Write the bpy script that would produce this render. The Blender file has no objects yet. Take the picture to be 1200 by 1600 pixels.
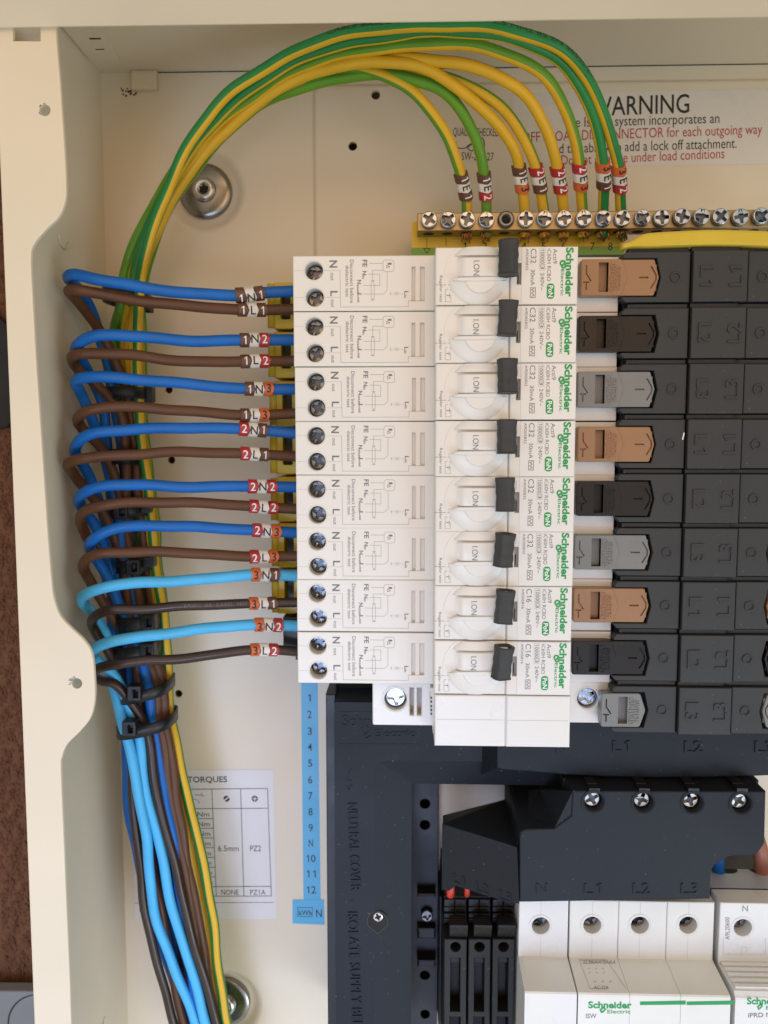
import bpy, math, random
from mathutils import Vector, Matrix, geometry
random.seed(7)
S = bpy.context.scene
COL = S.collection
MM = 0.001

# ------------------------------------------------------------------ camera, world, lamps, exposure
FPX, VPX, VPY, CAMH = 1250.0, 638.0, 692.0, 345.0      # focal length in photo pixels, where the panel normal vanishes, height in mm
_w = Vector((VPX-600, 800-VPY, -FPX)).normalized()
AZ = -_w
AX = (Vector((1, 0, 0)) - AZ*AZ.x).normalized()
AY = AZ.cross(AX)
cam = bpy.data.cameras.new('camera'); camo = bpy.data.objects.new('camera', cam); COL.objects.link(camo)
cam.sensor_fit = 'VERTICAL'; cam.sensor_height = 36; cam.sensor_width = 27; cam.lens = FPX/1600*36
cam.clip_start = 0.01; cam.clip_end = 50
camo.matrix_world = Matrix(((AX.x, AX.y, AX.z, 0), (AY.x, AY.y, AY.z, 0), (AZ.x, AZ.y, AZ.z, CAMH*MM), (0, 0, 0, 1)))
cam.dof.use_dof = True; cam.dof.focus_distance = 0.268; cam.dof.aperture_fstop = 17
S.camera = camo

W = bpy.data.worlds.new('World'); S.world = W; W.use_nodes = True
bgn = W.node_tree.nodes['Background']; bgn.inputs[0].default_value = (1.0, 0.98, 0.86, 1); bgn.inputs[1].default_value = 0.68

def area(name, loc, target, size, sizey, power, col, spread=180):
    l = bpy.data.lights.new(name, 'AREA'); l.shape = 'RECTANGLE'; l.size = size; l.size_y = sizey; l.energy = power; l.color = col; l.spread = math.radians(spread)
    o = bpy.data.objects.new(name, l); COL.objects.link(o); o.location = loc
    o.rotation_euler = (Vector(target)-Vector(loc)).to_track_quat('-Z', 'Y').to_euler()
    return o
area('warm_room_light', (0.05, 0.20, 0.60), (0.0, 0.12, 0.05), 0.4, 0.3, 0.78, (1.0, 0.44, 0.10))
area('window_light', (-0.1, -0.45, 0.9), (-0.03, -0.30, 0.05), 0.6, 0.4, 0.52, (0.50, 0.62, 1.0), 40)
area('side_window_light', (0.7, -0.75, 0.8), (-0.02, -0.26, 0.05), 0.6, 0.5, 0.42, (0.70, 0.86, 1.0), 40)
S.view_settings.view_transform = 'Standard'; S.view_settings.look = 'None'; S.view_settings.exposure = 0.0; S.view_settings.gamma = 1
S.view_settings.use_curve_mapping = False

def P(px, py, z):
    """photo pixel on the plane z (mm above the back panel) -> mm"""
    d = Vector((px-600, 800-py, -FPX)); t = (z-CAMH)/d.dot(AZ)
    return Vector((d.dot(AX)*t, d.dot(AY)*t, z))
def P2(px, py, z):
    p = P(px, py, z); return (p.x, p.y)

# ------------------------------------------------------------------ materials
def lin(h):
    h = h.lstrip('#'); v = [int(h[i:i+2], 16)/255 for i in (0, 2, 4)]
    return tuple(c/12.92 if c <= .04045 else ((c+.055)/1.055)**2.4 for c in v)+(1,)
M = {}
def mat(name, col, rough=0.5, metal=0.0, bump=None, var=0.06, vscale=60, spec=0.5, dust=0.0, coat=0.0, rvar=0.08, sss=0.0):
    m = bpy.data.materials.new(name); m.use_nodes = True; nt = m.node_tree; N = nt.nodes; L = nt.links
    b = N['Principled BSDF']
    c = lin(col) if isinstance(col, str) else tuple(col)+(1,)
    b.inputs['Roughness'].default_value = rough; b.inputs['Metallic'].default_value = metal
    b.inputs['Specular IOR Level'].default_value = spec
    if coat: b.inputs['Coat Weight'].default_value = coat; b.inputs['Coat Roughness'].default_value = 0.15
    tc = N.new('ShaderNodeTexCoord')
    no = N.new('ShaderNodeTexNoise'); no.inputs['Scale'].default_value = vscale; no.inputs['Detail'].default_value = 4
    L.new(tc.outputs['Object'], no.inputs['Vector'])
    mr = N.new('ShaderNodeMapRange'); mr.inputs[1].default_value = .3; mr.inputs[2].default_value = .7
    mr.inputs[3].default_value = 1-var; mr.inputs[4].default_value = 1+var
    L.new(no.outputs['Fac'], mr.inputs[0])
    mx = N.new('ShaderNodeMix'); mx.data_type = 'RGBA'; mx.blend_type = 'MULTIPLY'; mx.inputs[0].default_value = 1
    mx.inputs[6].default_value = c; L.new(mr.outputs[0], mx.inputs[7])
    out = mx.outputs[2]
    if dust:
        n2 = N.new('ShaderNodeTexNoise'); n2.inputs['Scale'].default_value = 900; n2.inputs['Detail'].default_value = 1
        L.new(tc.outputs['Object'], n2.inputs['Vector'])
        r2 = N.new('ShaderNodeMapRange'); r2.inputs[1].default_value = .74; r2.inputs[2].default_value = .80; r2.inputs[4].default_value = dust
        L.new(n2.outputs['Fac'], r2.inputs[0])
        m2 = N.new('ShaderNodeMix'); m2.data_type = 'RGBA'; m2.inputs[7].default_value = (.35, .35, .34, 1)
        L.new(r2.outputs[0], m2.inputs[0]); L.new(out, m2.inputs[6]); out = m2.outputs[2]
    L.new(out, b.inputs['Base Color'])
    r = N.new('ShaderNodeMapRange'); r.inputs[1].default_value = .3; r.inputs[2].default_value = .7
    r.inputs[3].default_value = max(.03, rough-rvar); r.inputs[4].default_value = min(1, rough+rvar)
    L.new(no.outputs['Fac'], r.inputs[0]); L.new(r.outputs[0], b.inputs['Roughness'])
    if bump:
        n3 = N.new('ShaderNodeTexNoise'); n3.inputs['Scale'].default_value = bump[0]; n3.inputs['Detail'].default_value = 2
        L.new(tc.outputs['Object'], n3.inputs['Vector'])
        bp = N.new('ShaderNodeBump'); bp.inputs['Strength'].default_value = bump[1]; bp.inputs['Distance'].default_value = 0.0002
        L.new(n3.outputs['Fac'], bp.inputs['Height']); L.new(bp.outputs[0], b.inputs['Normal'])
    if sss:
        b.inputs['Subsurface Weight'].default_value = sss; b.inputs['Subsurface Radius'].default_value = (1, 1, 1); b.inputs['Subsurface Scale'].default_value = 0.0008
    M[name] = m
    return m
mat('cream_paint', (.73, .65, .51), .42, bump=(700, .10), var=.025, vscale=25)
mat('white_plastic', (.74, .725, .70), .36, bump=(2500, .06), var=.02, vscale=40)
mat('white_smooth', (.74, .74, .735), .30, bump=(1800, .04), var=.015, vscale=40)
mat('ivory_plastic', (.74, .735, .70), .36, bump=(2500, .06), var=.03, vscale=60)
mat('grey_white', (.46, .49, .56), .42, bump=(2500, .06), var=.03)
mat('slot_grey', (.42, .41, .39), .5)
mat('print_grey', (.17, .17, .175), .6)
mat('print_pale', (.42, .41, .40), .6)
mat('print_faint', (.13, .115, .11), .6)
mat('print_black', (.02, .02, .022), .55)
mat('print_red', (.42, .045, .04), .55)
mat('print_green', (.0, .30, .075), .5)
mat('print_white', (.85, .85, .85), .5)
mat('seam', (.40, .39, .37), .7)
mat('dark_plastic', (.028, .030, .033), .6, bump=(1800, .22), var=.10, vscale=30, dust=.35)
mat('cover_plastic', (.011, .0145, .021), .52, bump=(1600, .25), var=.10, vscale=30, dust=.35, spec=.26)
mat('shroud_plastic', (.013, .0165, .023), .52, bump=(1600, .25), var=.10, vscale=30, dust=.25, spec=.26)
mat('fuse_plastic', (.013, .013, .013), .5, bump=(1500, .15), var=.1, dust=.2, spec=.35)
mat('black_plastic', (.009, .010, .012), .42, bump=(1500, .15), var=.1, dust=.25)
mat('rubber', (.034, .036, .039), .62, bump=(900, .35), var=.2, vscale=300)
mat('cable_blue', (.008, .125, .46), .40, bump=(500, .10), var=.08, vscale=90, spec=.3)
mat('cable_light_blue', (.08, .45, .80), .40, bump=(500, .10), var=.05, vscale=90, spec=.3)
mat('cable_brown', (.105, .046, .022), .42, bump=(500, .10), var=.10, vscale=90, spec=.3)
mat('cable_dark_brown', (.036, .018, .012), .34, bump=(500, .10), var=.10, vscale=90)
mat('cable_green', (.115, .29, .022), .38, bump=(500, .08), var=.08, vscale=90, spec=.3)
mat('cable_deep_green', (.022, .21, .050), .38, bump=(500, .08), var=.08, vscale=90, spec=.3)
mat('cable_yellow', (.66, .40, .022), .38, bump=(500, .08), var=.05, vscale=90, spec=.3)
mat('brass', (.34, .27, .15), .42, 1.0, bump=(900, .15), var=.15, vscale=200)
mat('steel', (.60, .58, .55), .26, 1.0, bump=(700, .12), var=.10, vscale=200)
mat('zinc', (.44, .51, .60), .27, 1.0, bump=(900, .25), var=.15, vscale=500)
mat('recess_shade_steel', (.10, .115, .14), .30, 1.0, bump=(900, .3), var=.2, vscale=500)  # darker steel for recess floors, painting the shade inside them
mat('washer_steel', (.30, .29, .27), .25, 1.0, bump=(400, .06), var=.05, vscale=120)
mat('dark_steel', (.25, .25, .25), .33, 1.0, bump=(900, .3), var=.2, vscale=500)
mat('copper', (.42, .16, .075), .32, 1.0, bump=(900, .2), var=.2, vscale=600)
mat('yellow_plastic', (.60, .44, .03), .40, bump=(900, .1), var=.05)
mat('label_white', (.72, .70, .70), .40, var=.01)
mat('label_clear', (.70, .66, .60), .30, var=.01)
mat('label_blue', (.085, .42, .70), .40, var=.02)
mat('label_yellow', (.72, .50, .04), .40, var=.03)
mat('label_green', (.16, .36, .06), .42, var=.03)
mat('sleeve_brown', (.12, .050, .030), .35, bump=(900, .1))
mat('sleeve_red', (.42, .022, .030), .35, bump=(900, .1))
mat('sleeve_orange', (.60, .13, .030), .35, bump=(900, .1))
mat('sleeve_white', (.74, .72, .68), .35, bump=(900, .1))
mat('slider_brown', (.31, .165, .085), .42, bump=(1800, .2), var=.06)
mat('slider_black', (.012, .0095, .009), .42, bump=(1800, .2), var=.1, dust=.15, spec=.35)
mat('slider_grey', (.19, .195, .195), .42, bump=(1800, .2), var=.06)
mat('grey_paint', (.19, .20, .21), .45, bump=(700, .1), var=.04)
mat('red_plastic', (.65, .06, .03), .4)
mat('pink_brown', (.33, .13, .085), .42, bump=(500, .1))
mat('carpet_brown', (.150, .070, .040), .95, bump=(900, .5), var=.14, vscale=700, spec=.1)
mat('black_and_hole_shade', (.012, .010, .009), .8)  # matte black for mat and marks; in holes it paints their shade

# ------------------------------------------------------------------ geometry helpers (all in mm)
class B:
    def __init__(s): s.v = []; s.f = []; s.mi = []; s.sm = []
    def add(s, verts, faces, mi=0, smooth=False):
        o = len(s.v); s.v += [tuple(p) for p in verts]
        for f in faces: s.f.append(tuple(i+o for i in f)); s.mi.append(mi); s.sm.append(smooth)
    def box(s, x0, x1, y0, y1, z0, z1, mi=0, bev=0.0):
        if x0 > x1: x0, x1 = x1, x0
        if y0 > y1: y0, y1 = y1, y0
        s.plate([(x0, y0), (x1, y0), (x1, y1), (x0, y1)], [], z0, z1, bev, mi)
    def plate(s, outer, holes, z0, z1, bev=0.0, mi=0, bottom=False, hbev=None, xf=None):
        """extruded outline with holes; rounded top edge"""
        outer = ccw(outer); holes = [ccw(h)[::-1] for h in holes]
        hbev = bev if hbev is None else hbev
        if bev > 0: steps = [(0, z0), (0, z1-bev), (bev*.293, z1-bev*.293), (bev, z1)]
        else: steps = [(0, z0), (0, z1)]
        loops = []
        for k, lp in enumerate([outer]+holes):
            b = bev if k == 0 else hbev
            n = len(lp); base = len(s.v)
            st = steps if b == bev else ([(0, z0), (0, z1-b), (b*.293, z1-b*.293), (b, z1)] if b > 0 else [(0, z0), (0, z1)])
            vs = []
            for ins, z in st:
                q = inset(lp, ins) if ins > 0 else lp
                vs += [(x, y, z) for x, y in q]
            fs = [(r*n+i, r*n+(i+1) % n, (r+1)*n+(i+1) % n, (r+1)*n+i) for r in range(len(st)-1) for i in range(n)]
            s.add([xf(p) for p in vs] if xf else vs, fs, mi)
            loops.append(([Vector((x, y, 0)) for x, y in (inset(lp, b) if b > 0 else lp)], base+(len(st)-1)*n, base))
        def cap(idx, flip):
            tri = geometry.tessellate_polygon([l[0] for l in loops]) if (holes or len(outer) > 4) else [(0, 1, 2), (0, 2, 3)][:len(outer)-2]
            mp = [l[idx]+i for l in loops for i in range(len(l[0]))]
            flat = [p for l in loops for p in l[0]]
            for t in tri:
                a, b, c = (flat[i] for i in t)
                up = (b-a).cross(c-a).z > 0
                tt = tuple(mp[i] for i in t)
                if up == flip: tt = tt[::-1]
                s.f.append(tt); s.mi.append(mi); s.sm.append(False)
        cap(1, False)
        if bottom: cap(2, True)
    def flat(s, pts, z, mi=0):
        s.add([(x, y, z) for x, y in pts], [tuple(range(len(pts)))] if len(pts) < 5 else [t for t in geometry.tessellate_polygon([[Vector((x, y, 0)) for x, y in pts]])], mi)
    def line(s, pts, w, z, mi=0, closed=False, h=0, rise=0.0):
        """flat or raised stroke with mitred joints; rise lifts it along its run where it crosses itself"""
        q = []
        for p in pts:
            p = Vector(p[:2])
            if not q or (p-q[-1]).length > 1e-4: q.append(p)
        n = len(q); L = []; R = []
        for i in range(n):
            a = q[i-1] if (i or closed) else None; c = q[(i+1) % n] if (i < n-1 or closed) else None
            d1 = (q[i]-a).normalized() if a is not None else None; d2 = (c-q[i]).normalized() if c is not None else None
            if d1 is None: d1 = d2
            if d2 is None: d2 = d1
            n1 = Vector((-d1.y, d1.x)); n2 = Vector((-d2.y, d2.x)); m = n1+n2
            m = n1*(w/2) if m.length < .3 else m*(w/2/max(.35, m.dot(n1)))
            L.append(q[i]+m); R.append(q[i]-m)
        vs = []
        for i in range(n):
            zz = z+rise*i
            vs += [(L[i].x, L[i].y, zz+h), (R[i].x, R[i].y, zz+h)]+([(L[i].x, L[i].y, zz), (R[i].x, R[i].y, zz)] if h else [])
        k = 4 if h else 2; fs = []
        for i in range(n if closed else n-1):
            j = (i+1) % n; a, c = i*k, j*k
            fs.append((a, a+1, c+1, c))
            if h: fs += [(a+2, a, c, c+2), (a+1, a+3, c+3, c+1)]
        if h and not closed: fs += [(0, 2, 3, 1), ((n-1)*k, (n-1)*k+1, (n-1)*k+3, (n-1)*k+2)]
        s.add(vs, fs, mi)
    def lathe(s, cx, cy, prof, n=24, mi=0, smooth=True, cap=True):
        """prof: (radius, z) from outside in / bottom up"""
        vs = []; fs = []
        for r, z in prof:
            for i in range(n):
                a = 2*math.pi*i/n; vs.append((cx+r*math.cos(a), cy+r*math.sin(a), z))
        for k in range(len(prof)-1):
            for i in range(n):
                fs.append((k*n+i, k*n+(i+1) % n, (k+1)*n+(i+1) % n, (k+1)*n+i))
        if cap and prof[-1][0] > 1e-6: fs.append(tuple((len(prof)-1)*n+i for i in range(n)))
        s.add(vs, fs, mi, smooth)
    def prism_x(s, prof, x0, x1, mi=0):
        """profile in (y,z) extruded along x, closed"""
        n = len(prof)
        vs = [(x0, y, z) for y, z in prof]+[(x1, y, z) for y, z in prof]
        fs = [(i, (i+1) % n, n+(i+1) % n, n+i) for i in range(n)]
        s.add(vs, fs, mi)
        tri = geometry.tessellate_polygon([[Vector((y, z, 0)) for y, z in prof]])
        s.add(vs, [t for t in tri]+[tuple(n+i for i in t[::-1]) for t in tri], mi)
    def hull(s, a, b, mi=0, capa=False, capb=True):
        """loop a to loop b (same count), 3D points"""
        n = len(a); s.add(list(a)+list(b), [(i, (i+1) % n, n+(i+1) % n, n+i) for i in range(n)]+([tuple(range(n))[::-1]] if capa else [])+([tuple(range(n, 2*n))] if capb else []), mi)

def ccw(p):
    a = sum(p[i][0]*p[(i+1) % len(p)][1]-p[(i+1) % len(p)][0]*p[i][1] for i in range(len(p)))
    p = [tuple(q) for q in p]
    return p if a > 0 else p[::-1]
def inset(p, d):
    n = len(p); out = []
    for i in range(n):
        a = Vector(p[i-1]); b = Vector(p[i]); c = Vector(p[(i+1) % n])
        e1 = (b-a).normalized(); e2 = (c-b).normalized()
        n1 = Vector((-e1.y, e1.x)); n2 = Vector((-e2.y, e2.x)); m = n1+n2
        k = m.dot(n1)
        m = n1*d if abs(k) < .2 else m*(d/k)
        out.append((b.x+m.x, b.y+m.y))
    return out
def circ(cx, cy, r, n=24, a0=0): return [(cx+r*math.cos(a0+2*math.pi*i/n), cy+r*math.sin(a0+2*math.pi*i/n)) for i in range(n)]
def rrect(x0, y0, x1, y1, r, n=4):
    if x0 > x1: x0, x1 = x1, x0
    if y0 > y1: y0, y1 = y1, y0
    out = []
    for cx, cy, a in ((x1-r, y1-r, 0), (x0+r, y1-r, 90), (x0+r, y0+r, 180), (x1-r, y0+r, 270)):
        for i in range(n+1):
            t = math.radians(a+90*i/n); out.append((cx+r*math.cos(t), cy+r*math.sin(t)))
    return out
def rect(x0, y0, x1, y1): return [(x0, y0), (x1, y0), (x1, y1), (x0, y1)]
def fillet(p, r, n=4):
    out = []; m = len(p)
    for i in range(m):
        a = Vector(p[i-1]); b = Vector(p[i]); c = Vector(p[(i+1) % m])
        ra = min(r, .45*(a-b).length, .45*(c-b).length)
        p0 = b+(a-b).normalized()*ra; p1 = b+(c-b).normalized()*ra
        for k in range(n+1):
            t = k/n; q = p0*(1-t)**2+b*2*t*(1-t)+p1*t*t; out.append((q.x, q.y))
    return out
def smooth2(pts, n=6):
    pts = [Vector(p) for p in pts]; out = []
    for i in range(len(pts)-1):
        p0 = pts[max(i-1, 0)]; p1 = pts[i]; p2 = pts[i+1]; p3 = pts[min(i+2, len(pts)-1)]
        for k in range(n):
            t = k/n
            out.append(.5*((2*p1)+(p2-p0)*t+(2*p0-5*p1+4*p2-p3)*t*t+(3*p1-p0-3*p2+p3)*t**3))
    out.append(pts[-1]); return out

def mesh(name, b, mats):
    me = bpy.data.meshes.new(name)
    me.from_pydata([(x*MM, y*MM, z*MM) for x, y, z in b.v], [], b.f)
    for m in (mats if isinstance(mats, (list, tuple)) else [mats]): me.materials.append(M[m])
    me.polygons.foreach_set('material_index', b.mi); me.polygons.foreach_set('use_smooth', b.sm)
    me.update(); return me
def obj(name, me, parent=None, loc=None):
    o = bpy.data.objects.new(name, me); COL.objects.link(o)
    if parent: o.parent = parent
    if loc is not None: o.location = tuple(c*MM for c in loc)
    return o
def part(name, b, mats, parent):
    """b is in world mm; parents are Empties with a location only"""
    off = Vector((0, 0, 0)); p = parent
    while p is not None:
        off += Vector(p.location)/MM; p = p.parent
    if off.length > 1e-9: b.v = [(x-off.x, y-off.y, z-off.z) for x, y, z in b.v]
    return obj(name, mesh(name, b, mats), parent)
def tag(o, label, cat, group=None, kind=None):
    if label: o['label'] = label
    if cat: o['category'] = cat
    if group: o['group'] = group
    if kind: o['kind'] = kind
    return o
def thing(name, label, cat, loc=(0, 0, 0), group=None):
    o = obj(name, None, None, loc); o.empty_display_size = .005
    return tag(o, label, cat, group)
def solo(name, b, mats, label, cat, group=None, loc=None):
    """a thing that is one mesh; origin moved to loc"""
    if loc is None: loc = b.v[0]
    b.v = [(x-loc[0], y-loc[1], z-loc[2]) for x, y, z in b.v]
    return tag(obj(name, mesh(name, b, mats), None, loc), label, cat, group)

# ---- lettering
_tc = {}; CAPH = 0
def one(bold, ext):
    """the figure 1 with its flag"""
    h = CAPH+bold; w = .085+bold*2; x = .26
    pts = [(x, 0), (x+w, 0), (x+w, h), (x+w*.25, h), (x-.13, h-.13), (x-.13, h-.21-bold), (x, h-.12-bold)]
    n = len(pts)
    if not ext: return [(a, b, 0) for a, b in pts], [(0, 1, 2, 3, 6), (3, 4, 5, 6)]
    v = [(a, b, ext) for a, b in pts]+[(a, b, -ext) for a, b in pts]
    return v, [(0, 1, 2, 3, 6), (3, 4, 5, 6)]+[(n+i, n+(i+1) % n, (i+1) % n, i) for i in range(n)]
def glyphs(s, bold=0.0, ext=0.0, res=3):
    k = (s, bold, ext, res)
    if k in _tc: return _tc[k]
    if '1' in s and CAPH:                                   # set letter by letter
        hh = max(p[0] for p in glyphs('HH')[0]); pen = 0.; V = []; F = []
        for c in s:
            if c == '1': v, f = one(bold, ext); adv = .52
            else:
                adv = max(p[0] for p in glyphs('H'+c+'H')[0])-hh
                v, f = glyphs(c, bold, ext, res) if c != ' ' else ([], [])
            o = len(V); V += [(p[0]+pen, p[1], p[2]) for p in v]; F += [tuple(i+o for i in q) for q in f]; pen += adv
        _tc[k] = (V, F); return V, F
    c = bpy.data.curves.new('lettering', 'FONT'); c.body = s; c.size = 1; c.offset = bold; c.resolution_u = res; c.extrude = ext
    o = bpy.data.objects.new('lettering', c); COL.objects.link(o)
    dg = bpy.context.evaluated_depsgraph_get(); dg.update()
    me = bpy.data.meshes.new_from_object(o.evaluated_get(dg))
    v = [tuple(p.co) for p in me.vertices]; f = [tuple(p.vertices) for p in me.polygons]
    bpy.data.objects.remove(o); bpy.data.curves.remove(c); bpy.data.meshes.remove(me)
    _tc[k] = (v, f); return v, f
_hv = [p[1] for p in glyphs('H')[0]]; CAPH = max(_hv)-min(_hv)
def fine(v, f, n):
    """split triangles so that lettering can follow a curved surface"""
    for _ in range(n):
        v = list(v); g = []; mid = {}
        def m(a, b):
            k = (min(a, b), max(a, b))
            if k not in mid: mid[k] = len(v); v.append(tuple((v[a][i]+v[b][i])/2 for i in range(3)))
            return mid[k]
        for q in f:
            for t in ([q] if len(q) == 3 else [(q[0], q[i], q[i+1]) for i in range(1, len(q)-1)]):
                a, b, c = t; x, y, z = m(a, b), m(b, c), m(c, a); g += [(a, x, z), (x, b, y), (z, y, c), (x, y, z)]
        f = g
    return v, f
def text(b, s, p0, length, cap, z, rot=0.0, mi=0, bold=0.0, h=0.0, mirror=False, fn=None, center=False):
    """lettering: baseline start p0, run length and capital height in mm; h > 0 gives raised letters"""
    v, f = glyphs(s, bold, .5 if h else 0.0)
    if not v: return
    x0 = min(p[0] for p in v); x1 = max(p[0] for p in v)
    sy = cap/CAPH; sx = length/(x1-x0) if length else sy
    c, sn = math.cos(rot), math.sin(rot); out = []
    if fn: v, f = fine(v, f, 2)
    for x, y, zz in v:
        u = (x-x0)*sx; w = y*sy
        if center: u -= (x1-x0)*sx/2; w -= cap/2
        if mirror: u = -u
        if fn: out.append(fn(u, w))
        else: out.append((p0[0]+u*c-w*sn, p0[1]+u*sn+w*c, z+(zz+.5)*h))
    b.add(out, f, mi)
def text_px(b, s, a, e, capx, z, **k):
    """lettering from photo pixel a to e (baseline), cap height in pixels"""
    A = P(a[0], a[1], z); E = P(e[0], e[1], z); d = E-A
    sc = d.length/math.hypot(e[0]-a[0], e[1]-a[1])
    text(b, s, (A.x, A.y), d.length, capx*sc, z, math.atan2(d.y, d.x), **k)

# ---- tubes
def catmull(pts, step=1.2):
    pts = [Vector(p) for p in pts]; out = []
    for i in range(len(pts)-1):
        p0 = pts[i-1] if i else pts[0]*2-pts[1]; p1 = pts[i]; p2 = pts[i+1]; p3 = pts[i+2] if i+2 < len(pts) else p2*2-p1
        t0 = 0.; t1 = t0+max((p1-p0).length, 1e-4)**.5; t2 = t1+max((p2-p1).length, 1e-4)**.5; t3 = t2+max((p3-p2).length, 1e-4)**.5
        n = max(2, int((p2-p1).length/step))
        for k in range(n):
            t = t1+(t2-t1)*k/n
            a1 = p0*((t1-t)/(t1-t0))+p1*((t-t0)/(t1-t0)); a2 = p1*((t2-t)/(t2-t1))+p2*((t-t1)/(t2-t1)); a3 = p2*((t3-t)/(t3-t2))+p3*((t-t2)/(t3-t2))
            b1 = a1*((t2-t)/(t2-t0))+a2*((t-t0)/(t2-t0)); b2 = a2*((t3-t)/(t3-t1))+a3*((t-t1)/(t3-t1))
            out.append(b1*((t2-t)/(t2-t1))+b2*((t-t1)/(t2-t1)))
    out.append(pts[-1]); return out
def tube(b, path, r, n=14, stripes=None, twist=0.0, a0=0.0, caps=True):
    """stripes: fraction of the girth taken by material 1"""
    T = [(path[min(i+1, len(path)-1)]-path[max(i-1, 0)]).normalized() for i in range(len(path))]
    ref = Vector((0, 0, 1)) if abs(T[0].z) < .9 else Vector((1, 0, 0))
    N = (ref-T[0]*ref.dot(T[0])).normalized(); vs = []; s = 0.
    fr = []
    for i, p in enumerate(path):
        if i:
            N = (N-T[i]*N.dot(T[i])).normalized(); s += (p-path[i-1]).length
        Bn = T[i].cross(N); fr.append((p, T[i], N, Bn, s))
        for k in range(n):
            a = a0+twist*s+2*math.pi*k/n
            vs.append(p+(N*math.cos(a)+Bn*math.sin(a))*r)
    m = len(path)
    g0 = [(i*n+k, i*n+(k+1) % n, (i+1)*n+(k+1) % n, (i+1)*n+k) for i in range(m-1) for k in range(n)]
    if stripes is None: b.add(vs, g0, 0, True)
    else:
        lim = int(round(stripes*n)); o = len(b.v)
        b.add(vs, [], 0)
        for i in range(m-1):
            for k in range(n):
                q = g0[i*n+k]; b.f.append(tuple(j+o for j in q)); b.mi.append(1 if k < lim else 0); b.sm.append(True)
    if caps:
        o = len(b.v)-len(vs)
        b.f.append(tuple(o+k for k in range(n))[::-1]); b.mi.append(0); b.sm.append(False)
        b.f.append(tuple(o+(m-1)*n+k for k in range(n))); b.mi.append(0); b.sm.append(False)
    return fr
def zframe(path):
    """frames whose normal looks at the viewer (+z)"""
    out = []; s = 0.
    for i, p in enumerate(path):
        if i: s += (p-path[i-1]).length
        t = (path[min(i+1, len(path)-1)]-path[max(i-1, 0)]).normalized()
        n = Vector((0, 0, 1)); n = (n-t*n.dot(t))
        n = n.normalized() if n.length > 1e-3 else Vector((1, 0, 0))
        out.append((p, t, n, t.cross(n), s))
    return out
def at_s(fr, s):
    for i in range(len(fr)-1):
        if fr[i+1][4] >= s:
            k = (s-fr[i][4])/max(1e-6, fr[i+1][4]-fr[i][4])
            return (fr[i][0].lerp(fr[i+1][0], k), fr[i][1].lerp(fr[i+1][1], k).normalized(), fr[i][2].lerp(fr[i+1][2], k).normalized(), fr[i][3].lerp(fr[i+1][3], k).normalized())
    return fr[-1][:4]
def s_near(fr, x=None, y=None):
    return min(fr, key=lambda q: abs(q[0].x-x) if x is not None else abs(q[0].y-y))[4]
def wrap_pt(fr, s, th, R):
    p, t, n, bn = at_s(fr, s); return p+(n*math.cos(th)+bn*math.sin(th))*R
def sleeve(parent, fr, s0, s1, r, char, matn, chmat, roll=0.0, sign=1):
    """clip-on marker bead with chevron ends; character lies on its face"""
    b = B(); R = r+.62; n = 22; a1 = math.radians(148)
    rows = []
    for k in range(n+1):
        th = -a1+2*a1*k/n; ch = .75*max(0, 1-abs(th)/math.radians(55))*sign
        lip = .35 if abs(th) > a1*.86 else 0
        # eight-sided outside
        fac = math.radians(45); q = ((th+fac/2) % fac)-fac/2; RR = (R*math.cos(fac/2)/math.cos(q))*.35+R*.65+lip
        rows.append([wrap_pt(fr, s0+ch, th+roll, RR), wrap_pt(fr, s1+ch, th+roll, RR), wrap_pt(fr, s1+ch, th+roll, r+.05), wrap_pt(fr, s0+ch, th+roll, r+.05)])
    vs = [p for q in rows for p in q]
    fs = [(k*4+j, k*4+(j+1) % 4, (k+1)*4+(j+1) % 4, (k+1)*4+j) for k in range(n) for j in range(4)]
    fs += [(0, 1, 2, 3), (n*4+3, n*4+2, n*4+1, n*4)]
    b.add(vs, fs, 0, False)
    o = part('marker_sleeve', b, matn, parent)
    c = B(); mid = (s0+s1)/2+.42*sign; cap = 2.95
    text(c, char, (0, 0), None, cap, 0, fn=lambda u, w: wrap_pt(fr, mid+u*.92, roll-w/R, R+.10), center=True, bold=.012)
    part('character', c, chmat, o)
    return o

def screw(b, x, y, z, r, rot=0.0, mi=0, dome=.35, cross=.72, w=.26, notch=False, n=20, floor=None):
    """pan head with a cross recess; z is the rim level"""
    def rp(px, py): return (x+px*math.cos(rot)-py*math.sin(rot), y+px*math.sin(rot)+py*math.cos(rot))
    a = r*cross; c = r*w*.5; k = r*.34
    cr = [(a, -c), (a, c), (k, k*.62), (k*.62, k), (c, a), (-c, a), (-k*.62, k), (-k, k*.62), (-a, c), (-a, -c), (-k, -k*.62), (-k*.62, -k), (-c, -a), (c, -a), (k*.62, -k), (k, -k*.62)]
    b.plate(circ(x, y, r, n), [[rp(*q) for q in cr]], z-1.2, z+dome, min(.45, r*.2), mi, hbev=.12)
    b.flat(circ(x, y, r*.9, 12), z-.9, mi if floor is None else floor)  # floor index gives the recess bottom its painted shade
    if notch:
        for j in range(4):
            t = rot+math.pi/4+j*math.pi/2
            p = Vector((math.cos(t), math.sin(t))); q = Vector((-p.y, p.x))
            b.line([(x+p.x*r*.62, y+p.y*r*.62), (x+p.x*r*.86, y+p.y*r*.86)], r*.07, z+dome+.02, mi)
D2R = math.radians

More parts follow.
